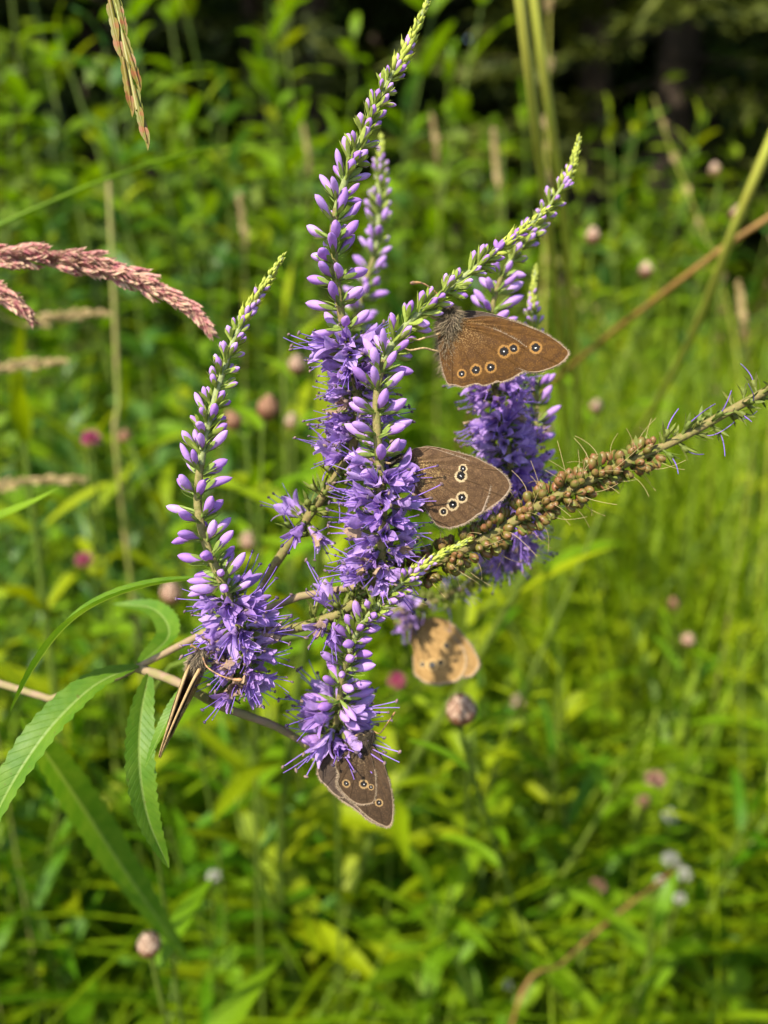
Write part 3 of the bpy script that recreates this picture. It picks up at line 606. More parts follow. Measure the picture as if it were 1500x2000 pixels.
base = np.array([-.30, .30, float(gz(-.30, .30))])
SW = thing('speedwell_plant', base, 'purple flowering speedwell with leaning tan stem, spikes of buds and brown seed capsules', 'flower')
stem_part(SW, [(-160, 1470, .205), (30, 1390, .19), (200, 1332, .18), (270, 1305, .175), (390, 1240, .17), (530, 1185, .166), (640, 1150, .162), (740, 1150, .158), (790, 1130, .157)], 1.6, .7, world=[base - [0, 0, .02], base + [.03, -.02, .25]])
stem_part(SW, [(268, 1304, .175), (345, 1332, .17), (430, 1378, .165), (530, 1415, .168), (585, 1445, .171), (632, 1470, .168)], 1.0, .7)
stem_part(SW, [(395, 1238, .17), (470, 1232, .165), (540, 1236, .158), (560, 1233, .157)], 1.0, .8)
stem_part(SW, [(470, 1212, .168), (500, 1170, .166), (520, 1132, .166)], .9, .7)
spike(SW, [(515, 1135, .166, -9), (580, 1040, .163, 0), (640, 955, .160, 0), (690, 870, .157, .8), (698, 770, .155, 1), (684, 690, .153, 1.2), (666, 610, .151, 1.75), (652, 500, .150, 2.0), (655, 420, .150, 2.4), (690, 310, .150, 2.75), (745, 185, .150, 3.15), (790, 105, .150, 3.42), (836, 3, .150, 4)], seed=1)
spike(SW, [(540, 1236, .158, -9), (620, 1215, .156, 0), (690, 1180, .153, 0.1), (735, 1120, .150, .65), (748, 1040, .149, 1), (745, 950, .148, 1.3), (738, 860, .147, 1.75), (736, 780, .147, 2), (748, 710, .147, 2.4), (790, 640, .147, 2.7), (850, 585, .147, 2.9), (920, 530, .148, 3.1), (990, 475, .149, 3.42), (1040, 435, .150, 3.75), (1068, 408, .150, 4)], seed=2)
spike(SW, [(415, 1370, .160, -9), (445, 1350, .156, 0), (482, 1300, .154, .7), (465, 1225, .152, 1), (437, 1145, .150, 1.5), (405, 1070, .150, 1.9), (388, 1000, .150, 2.05), (388, 940, .150, 2.3), (402, 850, .150, 2.65), (425, 760, .150, 2.9), (455, 670, .150, 3.15), (490, 600, .150, 3.42), (525, 545, .150, 3.75), (552, 503, .150, 4)], seed=3)
spike(SW, [(590, 1452, .171, -9), (632, 1470, .168, .9), (655, 1420, .164, 1.2), (662, 1370, .160, 1.56), (672, 1310, .157, 2.1), (695, 1240, .153, 2.6), (735, 1185, .149, 2.9), (790, 1135, .147, 3.25), (850, 1090, .146, 3.7), (913, 1056, .146, 4)], seed=4, r0=.7, dens=1.12, fs=1.25)
spike(SW, [(700, 1160, .158, -9), (770, 1138, .157, -1), (860, 1095, .156, -1), (960, 1045, .155, -1), (1060, 985, .155, -1), (1180, 925, .155, -1), (1260, 888, .155, -.7), (1340, 850, .155, 0), (1430, 800, .155, 0), (1500, 762, .155, 0), (1600, 710, .155, .3), (1680, 680, .155, .5)], seed=5, r0=1.05, r1=.8, caps=True, name='seed_spike')
plant_leaf(SW, [(272, 1300, .174), (190, 1335, .167), (110, 1408, .161), (45, 1495, .157), (-10, 1595, .155), (-60, 1720, .155)], 82)
plant_leaf(SW, [(410, 1128, .166), (300, 1142, .163), (205, 1172, .161), (130, 1222, .160), (70, 1300, .161), (20, 1390, .163)], 60, up=(-.1, .2, 1))
plant_leaf(SW, [(292, 1312, .173), (275, 1400, .167), (273, 1500, .163), (290, 1600, .164), (330, 1695, .168)], 62, up=(.4, -.8, .5))
plant_leaf(SW, [(420, 1290, .170), (360, 1355, .164), (320, 1420, .161), (283, 1500, .161)], 38, up=(-.6, -.6, .5))
plant_leaf(SW, [(40, 1400, .21), (150, 1560, .25), (250, 1710, .28), (370, 1880, .31)], 120, up=(.5, -.7, .6))
plant_leaf(SW, [(270, 1300, .176), (330, 1240, .19), (300, 1190, .2), (220, 1180, .205)], 60, up=(-.1, -.5, 1))

base = np.array([-.10, .36, float(gz(-.10, .36))])
SW2 = thing('speedwell_plant', base, 'speedwell with two purple spikes rising behind the orange-brown butterfly', 'flower')
stem_part(SW2, [(312, 1700, .30), (288, 1560, .262), (284, 1420, .235), (310, 1320, .218), (430, 1268, .200), (600, 1240, .206), (700, 1217, .218)], 1.2, .7, 'herb_stem', world=[base - [0, 0, .02]])
spike(SW2, [(680, 1222, .215, -9), (760, 1198, .228, 0), (870, 1165, .226, 0), (950, 1112, .208, .3), (1000, 1040, .190, .8), (1000, 930, .178, 1), (975, 800, .177, 1), (955, 690, .176, 1.5), (962, 600, .175, 2), (985, 530, .174, 2.5), (1040, 450, .173, 2.95), (1095, 370, .172, 3.3), (1122, 310, .172, 3.7), (1131, 268, .172, 4)], seed=6)
spike(SW2, [(985, 1065, .181, -9), (1015, 1000, .188, 1.5), (1038, 920, .19, 1.9), (1047, 830, .19, 2.1), (1048, 740, .19, 2.6), (1040, 640, .188, 3.1), (1040, 580, .188, 3.6), (1047, 520, .188, 4)], seed=7, r0=.7)
base = np.array([-.03, .47, float(gz(-.03, .47))])
SW3 = thing('speedwell_plant', base, 'blurred pale purple speedwell spike close behind the tallest spike', 'flower')
stem_part(SW3, [(660, 1560, .46), (690, 1200, .33), (700, 900, .25), (690, 640, .216)], 1.4, .8, 'herb_stem', world=[base - [0, 0, .02]])
spike(SW3, [(690, 640, .215, 1.9), (712, 560, .215, 2.1), (735, 480, .215, 2.4), (740, 400, .215, 2.75), (743, 330, .215, 3.2), (745, 262, .215, 4)], seed=8, r0=.8)

# ------------------------------------------------------------------ butterflies
def wing_material(name, base, dark, hair, spots, ring=(.62, .40, .16), trans=.12, hairy=.5, edge=(.36, .26, .17), vein=-.35, origin=(0, 0)):
    m, nt, N = nodes(name); uv = N('UVMap').outputs[0]; rad = N('Attribute', attribute_name='tint').outputs['Fac']; vn = N('Attribute', attribute_name='vein').outputs['Fac']
    n1 = noise_n(nt, 900, 3); n2 = noise_n(nt, 4200, 2); n3 = noise_n(nt, 160, 2)
    col = mixcol(nt, smooth_n(nt, n1, .3, .7), base, dark)
    col = mixcol(nt, smooth_n(nt, n3, .35, .7, 0, .45), col, dark)
    col = mixcol(nt, smooth_n(nt, n2, .5, .68, 0, .55), col, tuple(min(1, c * 1.55 + .004) for c in base))
    hm = math_n(nt, 'MULTIPLY', smooth_n(nt, n2, .50, .60), smooth_n(nt, rad, .12, .60, hairy, 0.0))
    col = mixcol(nt, hm, col, hair)
    vcol = tuple(c * (1 + vein) for c in base) if vein < 0 else tuple(min(1, c * (1 + vein)) for c in base)
    col = mixcol(nt, vn, col, vcol)
    wob = math_n(nt, 'ADD', rad, math_n(nt, 'MULTIPLY', math_n(nt, 'SUBTRACT', n1, .5), .02))
    col = mixcol(nt, math_n(nt, 'MULTIPLY', smooth_n(nt, wob, .905, .915), smooth_n(nt, wob, .93, .94, .3, 0)), col, tuple(c * .6 for c in dark))
    col = mixcol(nt, smooth_n(nt, wob, .982, .992, 0, .75), col, edge)
    if spots:
        dm = None
        for (sx, sy, sr) in spots:
            vm = N('VectorMath', operation='DISTANCE'); nt.links.new(uv, vm.inputs[0]); vm.inputs[1].default_value = ((sx - origin[0]) / 100, (sy - origin[1]) / 100, 0)
            dd = math_n(nt, 'DIVIDE', vm.outputs['Value'], sr / 100); dm = dd if dm is None else math_n(nt, 'MINIMUM', dm, dd)
        dm = math_n(nt, 'ADD', dm, math_n(nt, 'MULTIPLY', math_n(nt, 'SUBTRACT', n2, .5), .55))
        col = mixcol(nt, smooth_n(nt, dm, .84, 1.06, 1, 0), col, ring)
        col = mixcol(nt, smooth_n(nt, dm, .56, .72, 1, 0), col, (.012, .009, .008))
        col = mixcol(nt, smooth_n(nt, dm, .06, .14, 1, 0), col, (.80, .78, .75))
    b = N('BsdfPrincipled'); nt.links.new(col, b.inputs['Base Color']); b.inputs['Roughness'].default_value = .75; b.inputs['Specular IOR Level'].default_value = .25
    bp = N('Bump'); bp.inputs['Strength'].default_value = .5; bp.inputs['Distance'].default_value = .0002
    nt.links.new(math_n(nt, 'ADD', n2, math_n(nt, 'MULTIPLY', vn, 1.2)), bp.inputs['Height']); nt.links.new(bp.outputs[0], b.inputs['Normal'])
    t = N('BsdfTranslucent'); nt.links.new(col, t.inputs[0]); mx = N('MixShader'); mx.inputs[0].default_value = trans; out = N('OutputMaterial')
    nt.links.new(b.outputs[0], mx.inputs[1]); nt.links.new(t.outputs[0], mx.inputs[2]); nt.links.new(mx.outputs[0], out.inputs[0]); return m
M['fur'] = organic('butterfly_fur', (0.40, 0.31, 0.20), (0.16, 0.12, 0.08), .15, None, .8, .15, 900, vary='tint')
M['fur_dark'] = organic('butterfly_fur_dark', (0.09, 0.07, 0.045), (0.03, 0.022, 0.016), .1, None, .8, .15, 900, vary='tint')
M['body'] = organic('butterfly_body', (0.07, 0.05, 0.035), (0.10, 0.075, 0.05), 0, None, .8, .15, 1500, .4)
M['fringe'] = organic('wing_fringe', (0.40, 0.30, 0.21), (0.18, 0.12, 0.075), .2, None, .8, .1, 900, vary='tint')
M['fringe_edge'] = organic('wing_costa', (0.50, 0.33, 0.16), (0.46, 0.30, 0.14), .1, None, .7, .2, 900)
M['antenna'] = organic('antenna', (0.36, 0.19, 0.07), (0.40, 0.22, 0.09), 0, None, .5, .3, 900, c3=(0.10, 0.06, 0.04))
M['legs'] = organic('butterfly_leg', (0.42, 0.28, 0.14), (0.40, 0.27, 0.14), 0, None, .6, .3, 900)
M['eye'] = organic('butterfly_eye', (0.02, 0.015, 0.012), (0.02, 0.015, 0.012), 0, None, .25, .5, 900)

class Frame:
    """flat local frame of a butterfly: photo pixels around (ox, oy) laid on the plane X, Y; w metres along N"""
    def __init__(s, ox, oy, d, X=None, Y=None, anchor=None, scale=1.0):
        s.o = (ox, oy); s.k = d / FPX * scale; a = anchor or (ox, oy); s.O = P(a[0], a[1], d)
        s.X = unit(RIGHT if X is None else X); Y = UP if Y is None else np.asarray(Y, float); s.Y = unit(Y - s.X * (Y @ s.X)); s.N = np.cross(s.X, s.Y)
    def __call__(s, p, w=0.0):
        p = np.asarray(p, float); w = np.asarray(w, float)
        return s.O + s.X * ((p[..., 0] - s.o[0]) * s.k)[..., None] + s.Y * (-(p[..., 1] - s.o[1]) * s.k)[..., None] + s.N * w[..., None]
def wing(parent, name, F, outline, root, w0, w1, mat, seed=0, fringe=True, bow=.6, nveins=9, costa=0):
    r = np.random.default_rng(seed); ol = np.asarray(outline, float); root = np.asarray(root, float); n, K = 150, 26
    loop = spline(np.c_[np.vstack([ol, ol[:1]]), np.zeros(len(ol) + 1)], n + 1)[:n, :2]
    t = np.linspace(0, 1, K) ** .9; ripple = r.uniform(0, 6.28); uvp = root + (loop - root)[None] * t[:, None, None]; size = np.linalg.norm(loop - root, axis=1).max()
    far = np.linalg.norm(uvp - root, axis=-1) / size; w = w0 + (w1 - w0) * far + bow * mm * np.sin(np.pi * far) * .5
    vein = np.zeros(n); idx = np.linspace(0, n, nveins, endpoint=False).astype(int); vein[idx] = 1
    ph = np.zeros(n); 
    for j in range(n): ph[j] = np.min(np.abs((j - idx + n / 2) % n - n / 2))
    w = w + .17 * mm * (ph / ph.max())[None] * np.sin(np.pi * np.clip(t, 0, 1))[:, None] + .28 * mm * np.sin(uvp[..., 0] * .028 + ripple) * np.sin(uvp[..., 1] * .031 + ripple * 2) * far
    g = F(uvp, w); mb = MB(); T = np.repeat(t[:, None], n, 1)
    mb.grid(g, 0, True, tint=T.ravel(), uv=((uvp - np.array(F.o)) / 100).reshape(-1, 2))
    back = F(uvp, w - .07 * mm); mb.grid(back[:, ::-1], 0, True, tint=T[:, ::-1].ravel(), uv=((uvp[:, ::-1] - np.array(F.o)) / 100).reshape(-1, 2))
    o = mb.build(name, mat, parent); va = np.where(t[:, None] > .42, vein[None], 0) * np.ones((K, n)); a = o.data.attributes.new('vein', 'FLOAT', 'POINT')
    a.data.foreach_set('value', np.concatenate([va.ravel(), va[:, ::-1].ravel()]).astype(np.float32))
    if costa:
        cl = spline(np.c_[np.asarray(outline, float)[:costa], np.zeros(costa)], 40)[:, :2]; fa = np.linalg.norm(cl - root, axis=1) / size
        MB().tube(F(cl, w0 + (w1 - w0) * fa + bow * mm * np.sin(np.pi * fa) * .5), np.linspace(.30, .12, 40) * mm, 7).build('costa', M['fringe_edge'], o)
    if fringe:
        hn = 1100; j = r.uniform(0, n, hn); j0 = j.astype(int) % n; j1 = (j0 + 1) % n; f = (j % 1)[:, None]; e2 = loop[j0] * (1 - f) + loop[j1] * f
        keep = np.linalg.norm(e2 - root, axis=1) > size * .45; e2 = e2[keep]; hn = len(e2); fa = np.linalg.norm(e2 - root, axis=1) / size; ew = w0 + (w1 - w0) * fa + bow * mm * np.sin(np.pi * fa) * .5
        tg = (loop[j1] - loop[j0])[keep]; tg /= np.linalg.norm(tg, axis=1)[:, None] + 1e-9; nr = np.stack([tg[:, 1], -tg[:, 0]], 1); nr *= np.sign(((e2 - root) * nr).sum(1))[:, None]
        L = r.uniform(1.5, 4.2, hn)[:, None]; dirv = nr + r.normal(size=(hn, 2)) * .3
        v = np.stack([F(e2 - tg * .6 - nr * 1.0, ew), F(e2 + tg * .6 - nr * 1.0, ew), F(e2 + dirv * L, ew + r.normal(size=hn) * .1 * mm)], 1)
        MB().add(v.reshape(-1, 3), tris=np.arange(hn * 3).reshape(-1, 3), tint=np.repeat(r.uniform(0, 1, hn), 3)).build('fringe', M['fringe'], o, kind='stuff', smooth=False)
    return o
def body(parent, F, pts, fur='fur', nf=1600, flen=1.5, seed=0):
    """pts: (px, py, w mm, radius px) from head to tail; one continuous surface plus fur"""
    r = np.random.default_rng(seed); p = np.array([[*F(np.array([a, b]), w * mm), rad * F.k] for a, b, w, rad in pts]); s = spline(p, 40)
    rad = np.clip(s[:, 3], .0001, None); rad[0] *= .3; rad[-1] *= .3; mb = MB().tube(s[:, :3], rad, 14); o = mb.build('body', M['body'], parent)
    T = np.gradient(s[:, :3], axis=0); T /= np.linalg.norm(T, axis=1)[:, None]; i = np.clip((r.beta(1.3, 2.2, nf) * 40).astype(int), 0, 39)
    d = np.cross(T[i], r.normal(size=(nf, 3))); d /= np.linalg.norm(d, axis=1)[:, None]; b = s[i, :3] + d * rad[i][:, None] * .93
    hd = d + T[i] * .9 + r.normal(size=(nf, 3)) * .25; hd /= np.linalg.norm(hd, axis=1)[:, None]; L = (flen * mm * r.uniform(.4, 1, nf))[:, None]; w = np.cross(hd, r.normal(size=(nf, 3))); w = w / np.linalg.norm(w, axis=1)[:, None] * .05 * mm
    MB().add(np.stack([b - w, b + w, b + hd * L], 1).reshape(-1, 3), tris=np.arange(nf * 3).reshape(-1, 3), tint=np.repeat(r.uniform(0, 1, nf), 3)).build('fur', M[fur], o, kind='stuff', smooth=False)
    h = p[0, :3] + (p[1, :3] - p[0, :3]) * .35
    for sg in (-1, 1):
        c = h + F.N * sg * p[0, 3] * .75; tt = np.linspace(-1, 1, 7); er = p[0, 3] * .5
        MB().lathe(np.stack([tt * er, er * np.sqrt(np.clip(1 - tt ** 2, 0, 1))], 1), 10, M=Matrix.Translation(Vector(c))).build('eye', M['eye'], o)
    return o
def feeler(parent, pts, rad=.16, club=.36, name='antenna', mat='antenna'):
    s = spline(np.array([P(*p) for p in pts]), 34); k = np.linspace(0, 1, 34); rr = rad * (1 + .22 * np.sin(np.arange(34) * 2.1)) + (club - rad) * np.clip((k - .72) / .2, 0, 1)
    rr[-1] *= .4; return MB().tube(s, rr * mm, 6).build(name, M[mat], parent)
def leg(parent, pts): return feeler(parent, pts, .20, .13, 'leg', 'legs')
UPPER = wing_material('wing_upper_dark', (.055, .035, .022), (.035, .022, .015), (.10, .07, .04), [], trans=.05, edge=(.35, .26, .17), hairy=.3)

# 1: orange-brown butterfly on the bending spike
F1 = Frame(880, 625, .1495, X=RIGHT - FWD * .10, Y=UP + FWD * .10)
B1 = thing('butterfly', F1((870, 645)), 'golden-brown butterfly with six ringed eyespots clinging to the bending flower spike', 'butterfly')
fore1 = [(905, 624), (920, 626), (943, 622), (967, 624), (990, 630), (1013, 637), (1037, 647), (1060, 657), (1083, 672), (1100, 686), (1107, 696), (1101, 707), (1088, 718), (1067, 728), (1041, 734), (1015, 728), (980, 712), (940, 690), (905, 660), (892, 640)]
hind1 = [(892, 636), (920, 637), (943, 642), (978, 656), (1013, 675), (1034, 693), (1040, 706), (1038, 717), (1030, 728), (1013, 736), (997, 746), (978, 752), (969, 750), (960, 755), (943, 759), (932, 755), (915, 759), (904, 762), (892, 758), (876, 756), (870, 742), (866, 731), (860, 703), (857, 679), (856, 661), (862, 648)]
sp1 = [(902, 736, 9.5), (929, 729, 12), (957, 724, 12), (983, 694, 13.5), (1001, 688, 11.5), (1043, 686, 13)]
W1 = wing_material('wing_golden_brown', (.108, .046, .005), (.060, .024, .003), (.26, .16, .06), sp1, (.30, .15, .035), trans=.2, origin=F1.o, hairy=.75)
wing(B1, 'forewing', F1, [(890, 610), (905, 603), (940, 606), (975, 616), (1010, 630), (1045, 648), (1075, 668), (1098, 688), (1085, 705), (1040, 715), (980, 690), (910, 640)], (892, 620), -1.2 * mm, -.5 * mm, UPPER, 1, nveins=8)
wing(B1, 'hindwing', F1, [(892 + (x - 892) * .95, 636 + (y - 636) * .95) for x, y in hind1], (888, 645), -1.3 * mm, -.6 * mm, UPPER, 2)
wing(B1, 'forewing', F1, fore1, (892, 632), .9 * mm, .1 * mm, W1, 3, nveins=8)
wing(B1, 'hindwing', F1, hind1, (886, 640), 1.25 * mm, .5 * mm, W1, 4, nveins=10)
body(B1, F1, [(874, 594, 0, 6), (877, 602, 0, 10), (879, 611, 0, 10), (882, 622, .3, 18), (878, 640, .3, 20), (873, 662, .1, 13), (872, 700, -.2, 10), (876, 735, -.2, 5)], 'fur', 5200, 2.3)
feeler(B1, [(872, 592, .149), (845, 566, .148), (824, 553, .1475), (801, 553, .147)])
feeler(B1, [(868, 596, .151), (850, 590, .151), (835, 600, .151), (828, 610, .151)])
leg(B1, [(872, 645, .1485), (850, 655, .147), (832, 659, .147), (815, 664, .147), (800, 660, .147)]); leg(B1, [(862, 687, .1485), (845, 684, .148), (827, 680, .147), (800, 684, .147), (785, 676, .147)]); leg(B1, [(866, 618, .149), (850, 622, .148), (835, 612, .147), (826, 600, .147)])

# 2: grey-brown butterfly on the middle spike
F2 = Frame(794, 906, .1500, X=RIGHT + FWD * .06, Y=UP - FWD * .05)
B2 = thing('butterfly', F2((780, 905)), 'grey-brown butterfly with five pale ringed eyespots feeding on the dense open blossoms', 'butterfly')
fore2 = [(800, 884), (826, 872), (850, 873), (870, 877), (900, 885), (930, 894), (950, 904), (970, 914), (986, 926), (996, 938), (1000, 950), (996, 960), (986, 972), (972, 983), (958, 992), (946, 998), (915, 985), (880, 960), (840, 935), (800, 912)]
hind2 = [(794, 892), (806, 877), (826, 874), (850, 877), (880, 887), (910, 897), (930, 908), (946, 920), (956, 936), (958, 948), (956, 964), (952, 978), (948, 989), (943, 1000), (932, 1007), (920, 1017), (906, 1024), (892, 1029), (876, 1031), (864, 1029), (854, 1025), (846, 1016), (838, 1004), (826, 988), (810, 970), (798, 948), (791, 930), (788, 908)]
sp2 = [(903, 915, 9.5), (899, 929, 13), (902, 971, 12), (884, 985, 12.5), (866, 999, 9)]
W2 = wing_material('wing_grey_brown', (.128, .070, .030), (.072, .037, .016), (.34, .23, .08), sp2, (.50, .37, .20), origin=F2.o, hairy=.9, edge=(.42, .32, .23))
for w_, sd in ((-1, 5), (1, 7)):
    k = .97 if w_ < 0 else 1; sh = lambda q: [(794 + (x - 794) * k, 906 + (y - 906) * k) for x, y in q]
    wing(B2, 'forewing', F2, sh(fore2), (797, 900), w_ * .9 * mm, w_ * .2 * mm, W2 if w_ > 0 else UPPER, sd, nveins=8); wing(B2, 'hindwing', F2, sh(hind2), (793, 905), w_ * 1.2 * mm, w_ * .5 * mm, W2 if w_ > 0 else UPPER, sd + 1, nveins=10)
body(B2, F2, [(757, 902, 0, 5), (763, 904, 0, 9), (771, 905, 0, 10), (786, 905, .2, 17), (802, 915, .1, 16), (812, 940, -.2, 10), (822, 975, -.2, 8), (830, 1000, -.2, 4)], 'fur_dark', 2400, 1.5)
feeler(B2, [(760, 898, .150), (745, 880, .149), (735, 865, .148)]); leg(B2, [(776, 912, .149), (765, 925, .148), (752, 930, .148)]); leg(B2, [(788, 918, .1485), (791, 938, .1480), (784, 955, .148), (770, 962, .148)]); leg(B2, [(772, 900, .149), (760, 905, .148), (745, 900, .148)])

# 3: dark butterfly hanging from the lowest spike
F3 = Frame(707, 1453, .1600, X=RIGHT - FWD * .15, Y=UP)
B3 = thing('butterfly', F3((707, 1450)), 'dark brown butterfly with pale scalloped wing margins hanging below the lowest spike', 'butterfly')
sp3 = [(678, 1528, 8.5), (713, 1527, 10), (727, 1532, 6.5), (742, 1563, 8.5)]
W3 = wing_material('wing_dark_brown', (.064, .036, .016), (.036, .020, .009), (.16, .11, .055), sp3, (.30, .19, .08), origin=F3.o, hairy=.7, edge=(.36, .26, .16))
wing(B3, 'forewing', F3, [(690, 1455), (660, 1475), (640, 1500), (636, 1541), (652, 1557), (664, 1569), (681, 1578), (699, 1590), (716, 1604), (733, 1612), (756, 1617), (764, 1600), (766, 1560), (750, 1490), (725, 1455)], (712, 1452), -1.0 * mm, -1.2 * mm, UPPER, 11)
wing(B3, 'hindwing', F3, [(690, 1452), (643, 1463), (626, 1491), (617, 1508), (621, 1527), (636, 1541), (652, 1556), (672, 1560), (700, 1530), (715, 1470)], (705, 1452), -.9 * mm, -.6 * mm, UPPER, 12)
wing(B3, 'forewing', F3, [(718, 1446), (733, 1458), (747, 1477), (756, 1501), (763, 1527), (768, 1553), (769, 1579), (766, 1602), (758, 1612), (745, 1608), (733, 1602), (716, 1590), (699, 1574), (681, 1560), (667, 1546), (658, 1532), (665, 1500), (690, 1460)], (713, 1452), .7 * mm, .4 * mm, W3, 13, nveins=11)
wing(B3, 'hindwing', F3, [(700, 1448), (672, 1470), (657, 1491), (664, 1512), (661, 1526), (667, 1541), (678, 1553), (692, 1564), (707, 1568), (721, 1566), (732, 1559), (736, 1536), (734, 1501), (727, 1470), (718, 1452)], (708, 1452), 1.1 * mm, .9 * mm, W3, 14, nveins=9)
body(B3, F3, [(728, 1425, 0, 5), (725, 1432, 0, 9), (720, 1440, 0, 10), (712, 1450, .2, 16), (700, 1462, .2, 14), (682, 1480, 0, 9), (668, 1500, 0, 5)], 'fur_dark', 2000, 1.6)
feeler(B3, [(730, 1428, .160), (742, 1432, .159), (757, 1412, .158), (772, 1390, .157)], .11, .17); leg(B3, [(716, 1440, .159), (705, 1432, .160), (690, 1440, .161)]); leg(B3, [(708, 1450, .159), (695, 1445, .160), (680, 1450, .162)])

# 4: blurred butterfly further back; wing base lightened to paint in sunlight
F4 = Frame(812, 1216, .2350, X=RIGHT - FWD * .35, Y=UP + FWD * .25)
B4 = thing('butterfly', F4((808, 1214)), 'blurred butterfly, sunlight painted into its tan wings, above the pale scaly knapweed bud', 'butterfly')
sp4 = [(878, 1258, 8), (834, 1296, 8), (853, 1296, 11), (870, 1290, 8)]
W4 = wing_material('wing_sun_tint', (.37, .22, .075), (.28, .165, .055), (.50, .34, .15), sp4, (.58, .39, .16), origin=F4.o, hairy=.6, edge=(.66, .50, .30), trans=.3)
fore4 = [(818, 1208), (843, 1205), (869, 1206), (888, 1219), (907, 1236), (923, 1253), (934, 1270), (942, 1287), (938, 1299), (926, 1312), (905, 1310), (880, 1290), (850, 1250), (815, 1222)]
hind4 = [(804, 1219), (830, 1211), (870, 1223), (895, 1244), (910, 1262), (917, 1280), (915, 1300), (905, 1318), (888, 1326), (861, 1331), (840, 1328), (827, 1320), (819, 1312), (816, 1288), (813, 1264), (804, 1248)]
for w_, sd in ((-1, 15), (1, 17)):
    wing(B4, 'forewing', F4, fore4, (820, 1214), w_ * .9 * mm, w_ * .2 * mm, W4 if w_ > 0 else UPPER, sd, nveins=8); wing(B4, 'hindwing', F4, hind4, (812, 1218), w_ * 1.2 * mm, w_ * .5 * mm, W4 if w_ > 0 else UPPER, sd + 1, nveins=10)
body(B4, F4, [(790, 1206, 0, 4), (795, 1208, 0, 7), (801, 1211, 0, 8), (811, 1217, .1, 13), (819, 1235, 0, 9), (824, 1265, 0, 5)], 'fur', 1200, 1.4); leg(B4, [(803, 1214, .234), (798, 1204, .231), (806, 1195, .228)]); leg(B4, [(812, 1212, .234), (822, 1200, .231), (826, 1190, .228)]); feeler(B4, [(791, 1206, .234), (780, 1195, .231), (768, 1190, .228)])

# 5: butterfly seen edge-on
d5 = np.array([-91.0, 218.0]) / 236; X5 = P(297, 1500, .1495) - P(388, 1282, .149)
for_ = unit(P(345, 1395, 1.0) - CAM) + RIGHT * .085
F5 = Frame(794, 892, .1490, X=X5, Y=-for_, anchor=(387, 1288), scale=1.12)
B5 = thing('butterfly', P(390, 1275, .149), 'butterfly with closed wings turned edge-on beside the fuzzy open blossoms', 'butterfly')
W5 = wing_material('wing_pale_brown', (.34, .20, .10), (.25, .145, .07), (.45, .30, .15), sp2, (.62, .50, .30), origin=F2.o, hairy=.6, edge=(.62, .46, .28))
for w_, sd in ((-1, 21), (1, 23)):
    wing(B5, 'forewing', F5, fore2, (797, 896), w_ * 1.05 * mm, w_ * .10 * mm, W5, sd, bow=w_ * -.35, nveins=8, costa=11); wing(B5, 'hindwing', F5, hind2, (793, 900), w_ * 1.25 * mm, w_ * .35 * mm, W5, sd + 1, bow=w_ * .25, nveins=10)
body(B5, F5, [(772, 888, 0, 5), (778, 888, 0, 10), (785, 889, 0, 10), (797, 892, 0, 17), (812, 900, 0, 14), (826, 925, 0, 9), (840, 960, 0, 5)], 'fur', 2200, 1.3)
feeler(B5, [(396, 1284, .1475), (405, 1303, .147), (430, 1319, .146), (455, 1327, .146), (474, 1328, .146)]); feeler(B5, [(391, 1271, .148), (383, 1266, .147), (372, 1260, .147)]); leg(B5, [(396, 1285, .149), (408, 1278, .150), (420, 1272, .151)]); leg(B5, [(396, 1295, .150), (412, 1296, .1505), (428, 1288, .151)])

# ------------------------------------------------------------------ grasses with heads
def spikelet_me(seed, mat, n=5, L=1.0, W=.16, awn=.1):
    r = np.random.default_rng(seed); mb = MB()
    for k in range(n):
        z0 = .5 * k / max(1, n - 1); sd = (-1) ** k; g = leaf_grid(L * (.62 - .1 * k / n), W * r.uniform(.85, 1.1), -.12, -.9, 0, 7, .38)
        d = unit((.05 * r.normal(), sd * (.10 + .05 * r.uniform()), 1)); mb.grid(transform(g, np.array(mat_leaf((0, sd * .01, z0 * L * .75), d, 1, 0, (r.normal() * .2, sd, 0)))))
    return mb.mesh('spikelet', mat)
def rye_me(seed):
    r = np.random.default_rng(seed); mb = MB()
    for k in range(9):
        sd = (-1) ** k; z0 = .62 * k / 8; g = leaf_grid(.40, .13, .10, -1.1, 0, 8, .36); fw = r.normal() * .25
        mb.grid(transform(g, np.array(mat_leaf((0, sd * .022, z0), unit((.02 * r.normal(), sd * .055, 1)), 1, 0, (.75 + fw, sd * .8, 0)))))
    mb.tube(np.array([[0, 0, 0], [0, 0, .5], [0, 0, .9]]), [.03, .035, .008], 6)
    return mb.mesh('spikelet', M['rye'])
FOX = [spikelet_me(200 + i, M['foxtail'], 5, 1, .14) for i in range(5)]; RYE = [rye_me(220 + i) for i in range(4)]; TIM = [spikelet_me(240 + i, M['straw'], 3, 1, .3) for i in range(3)]
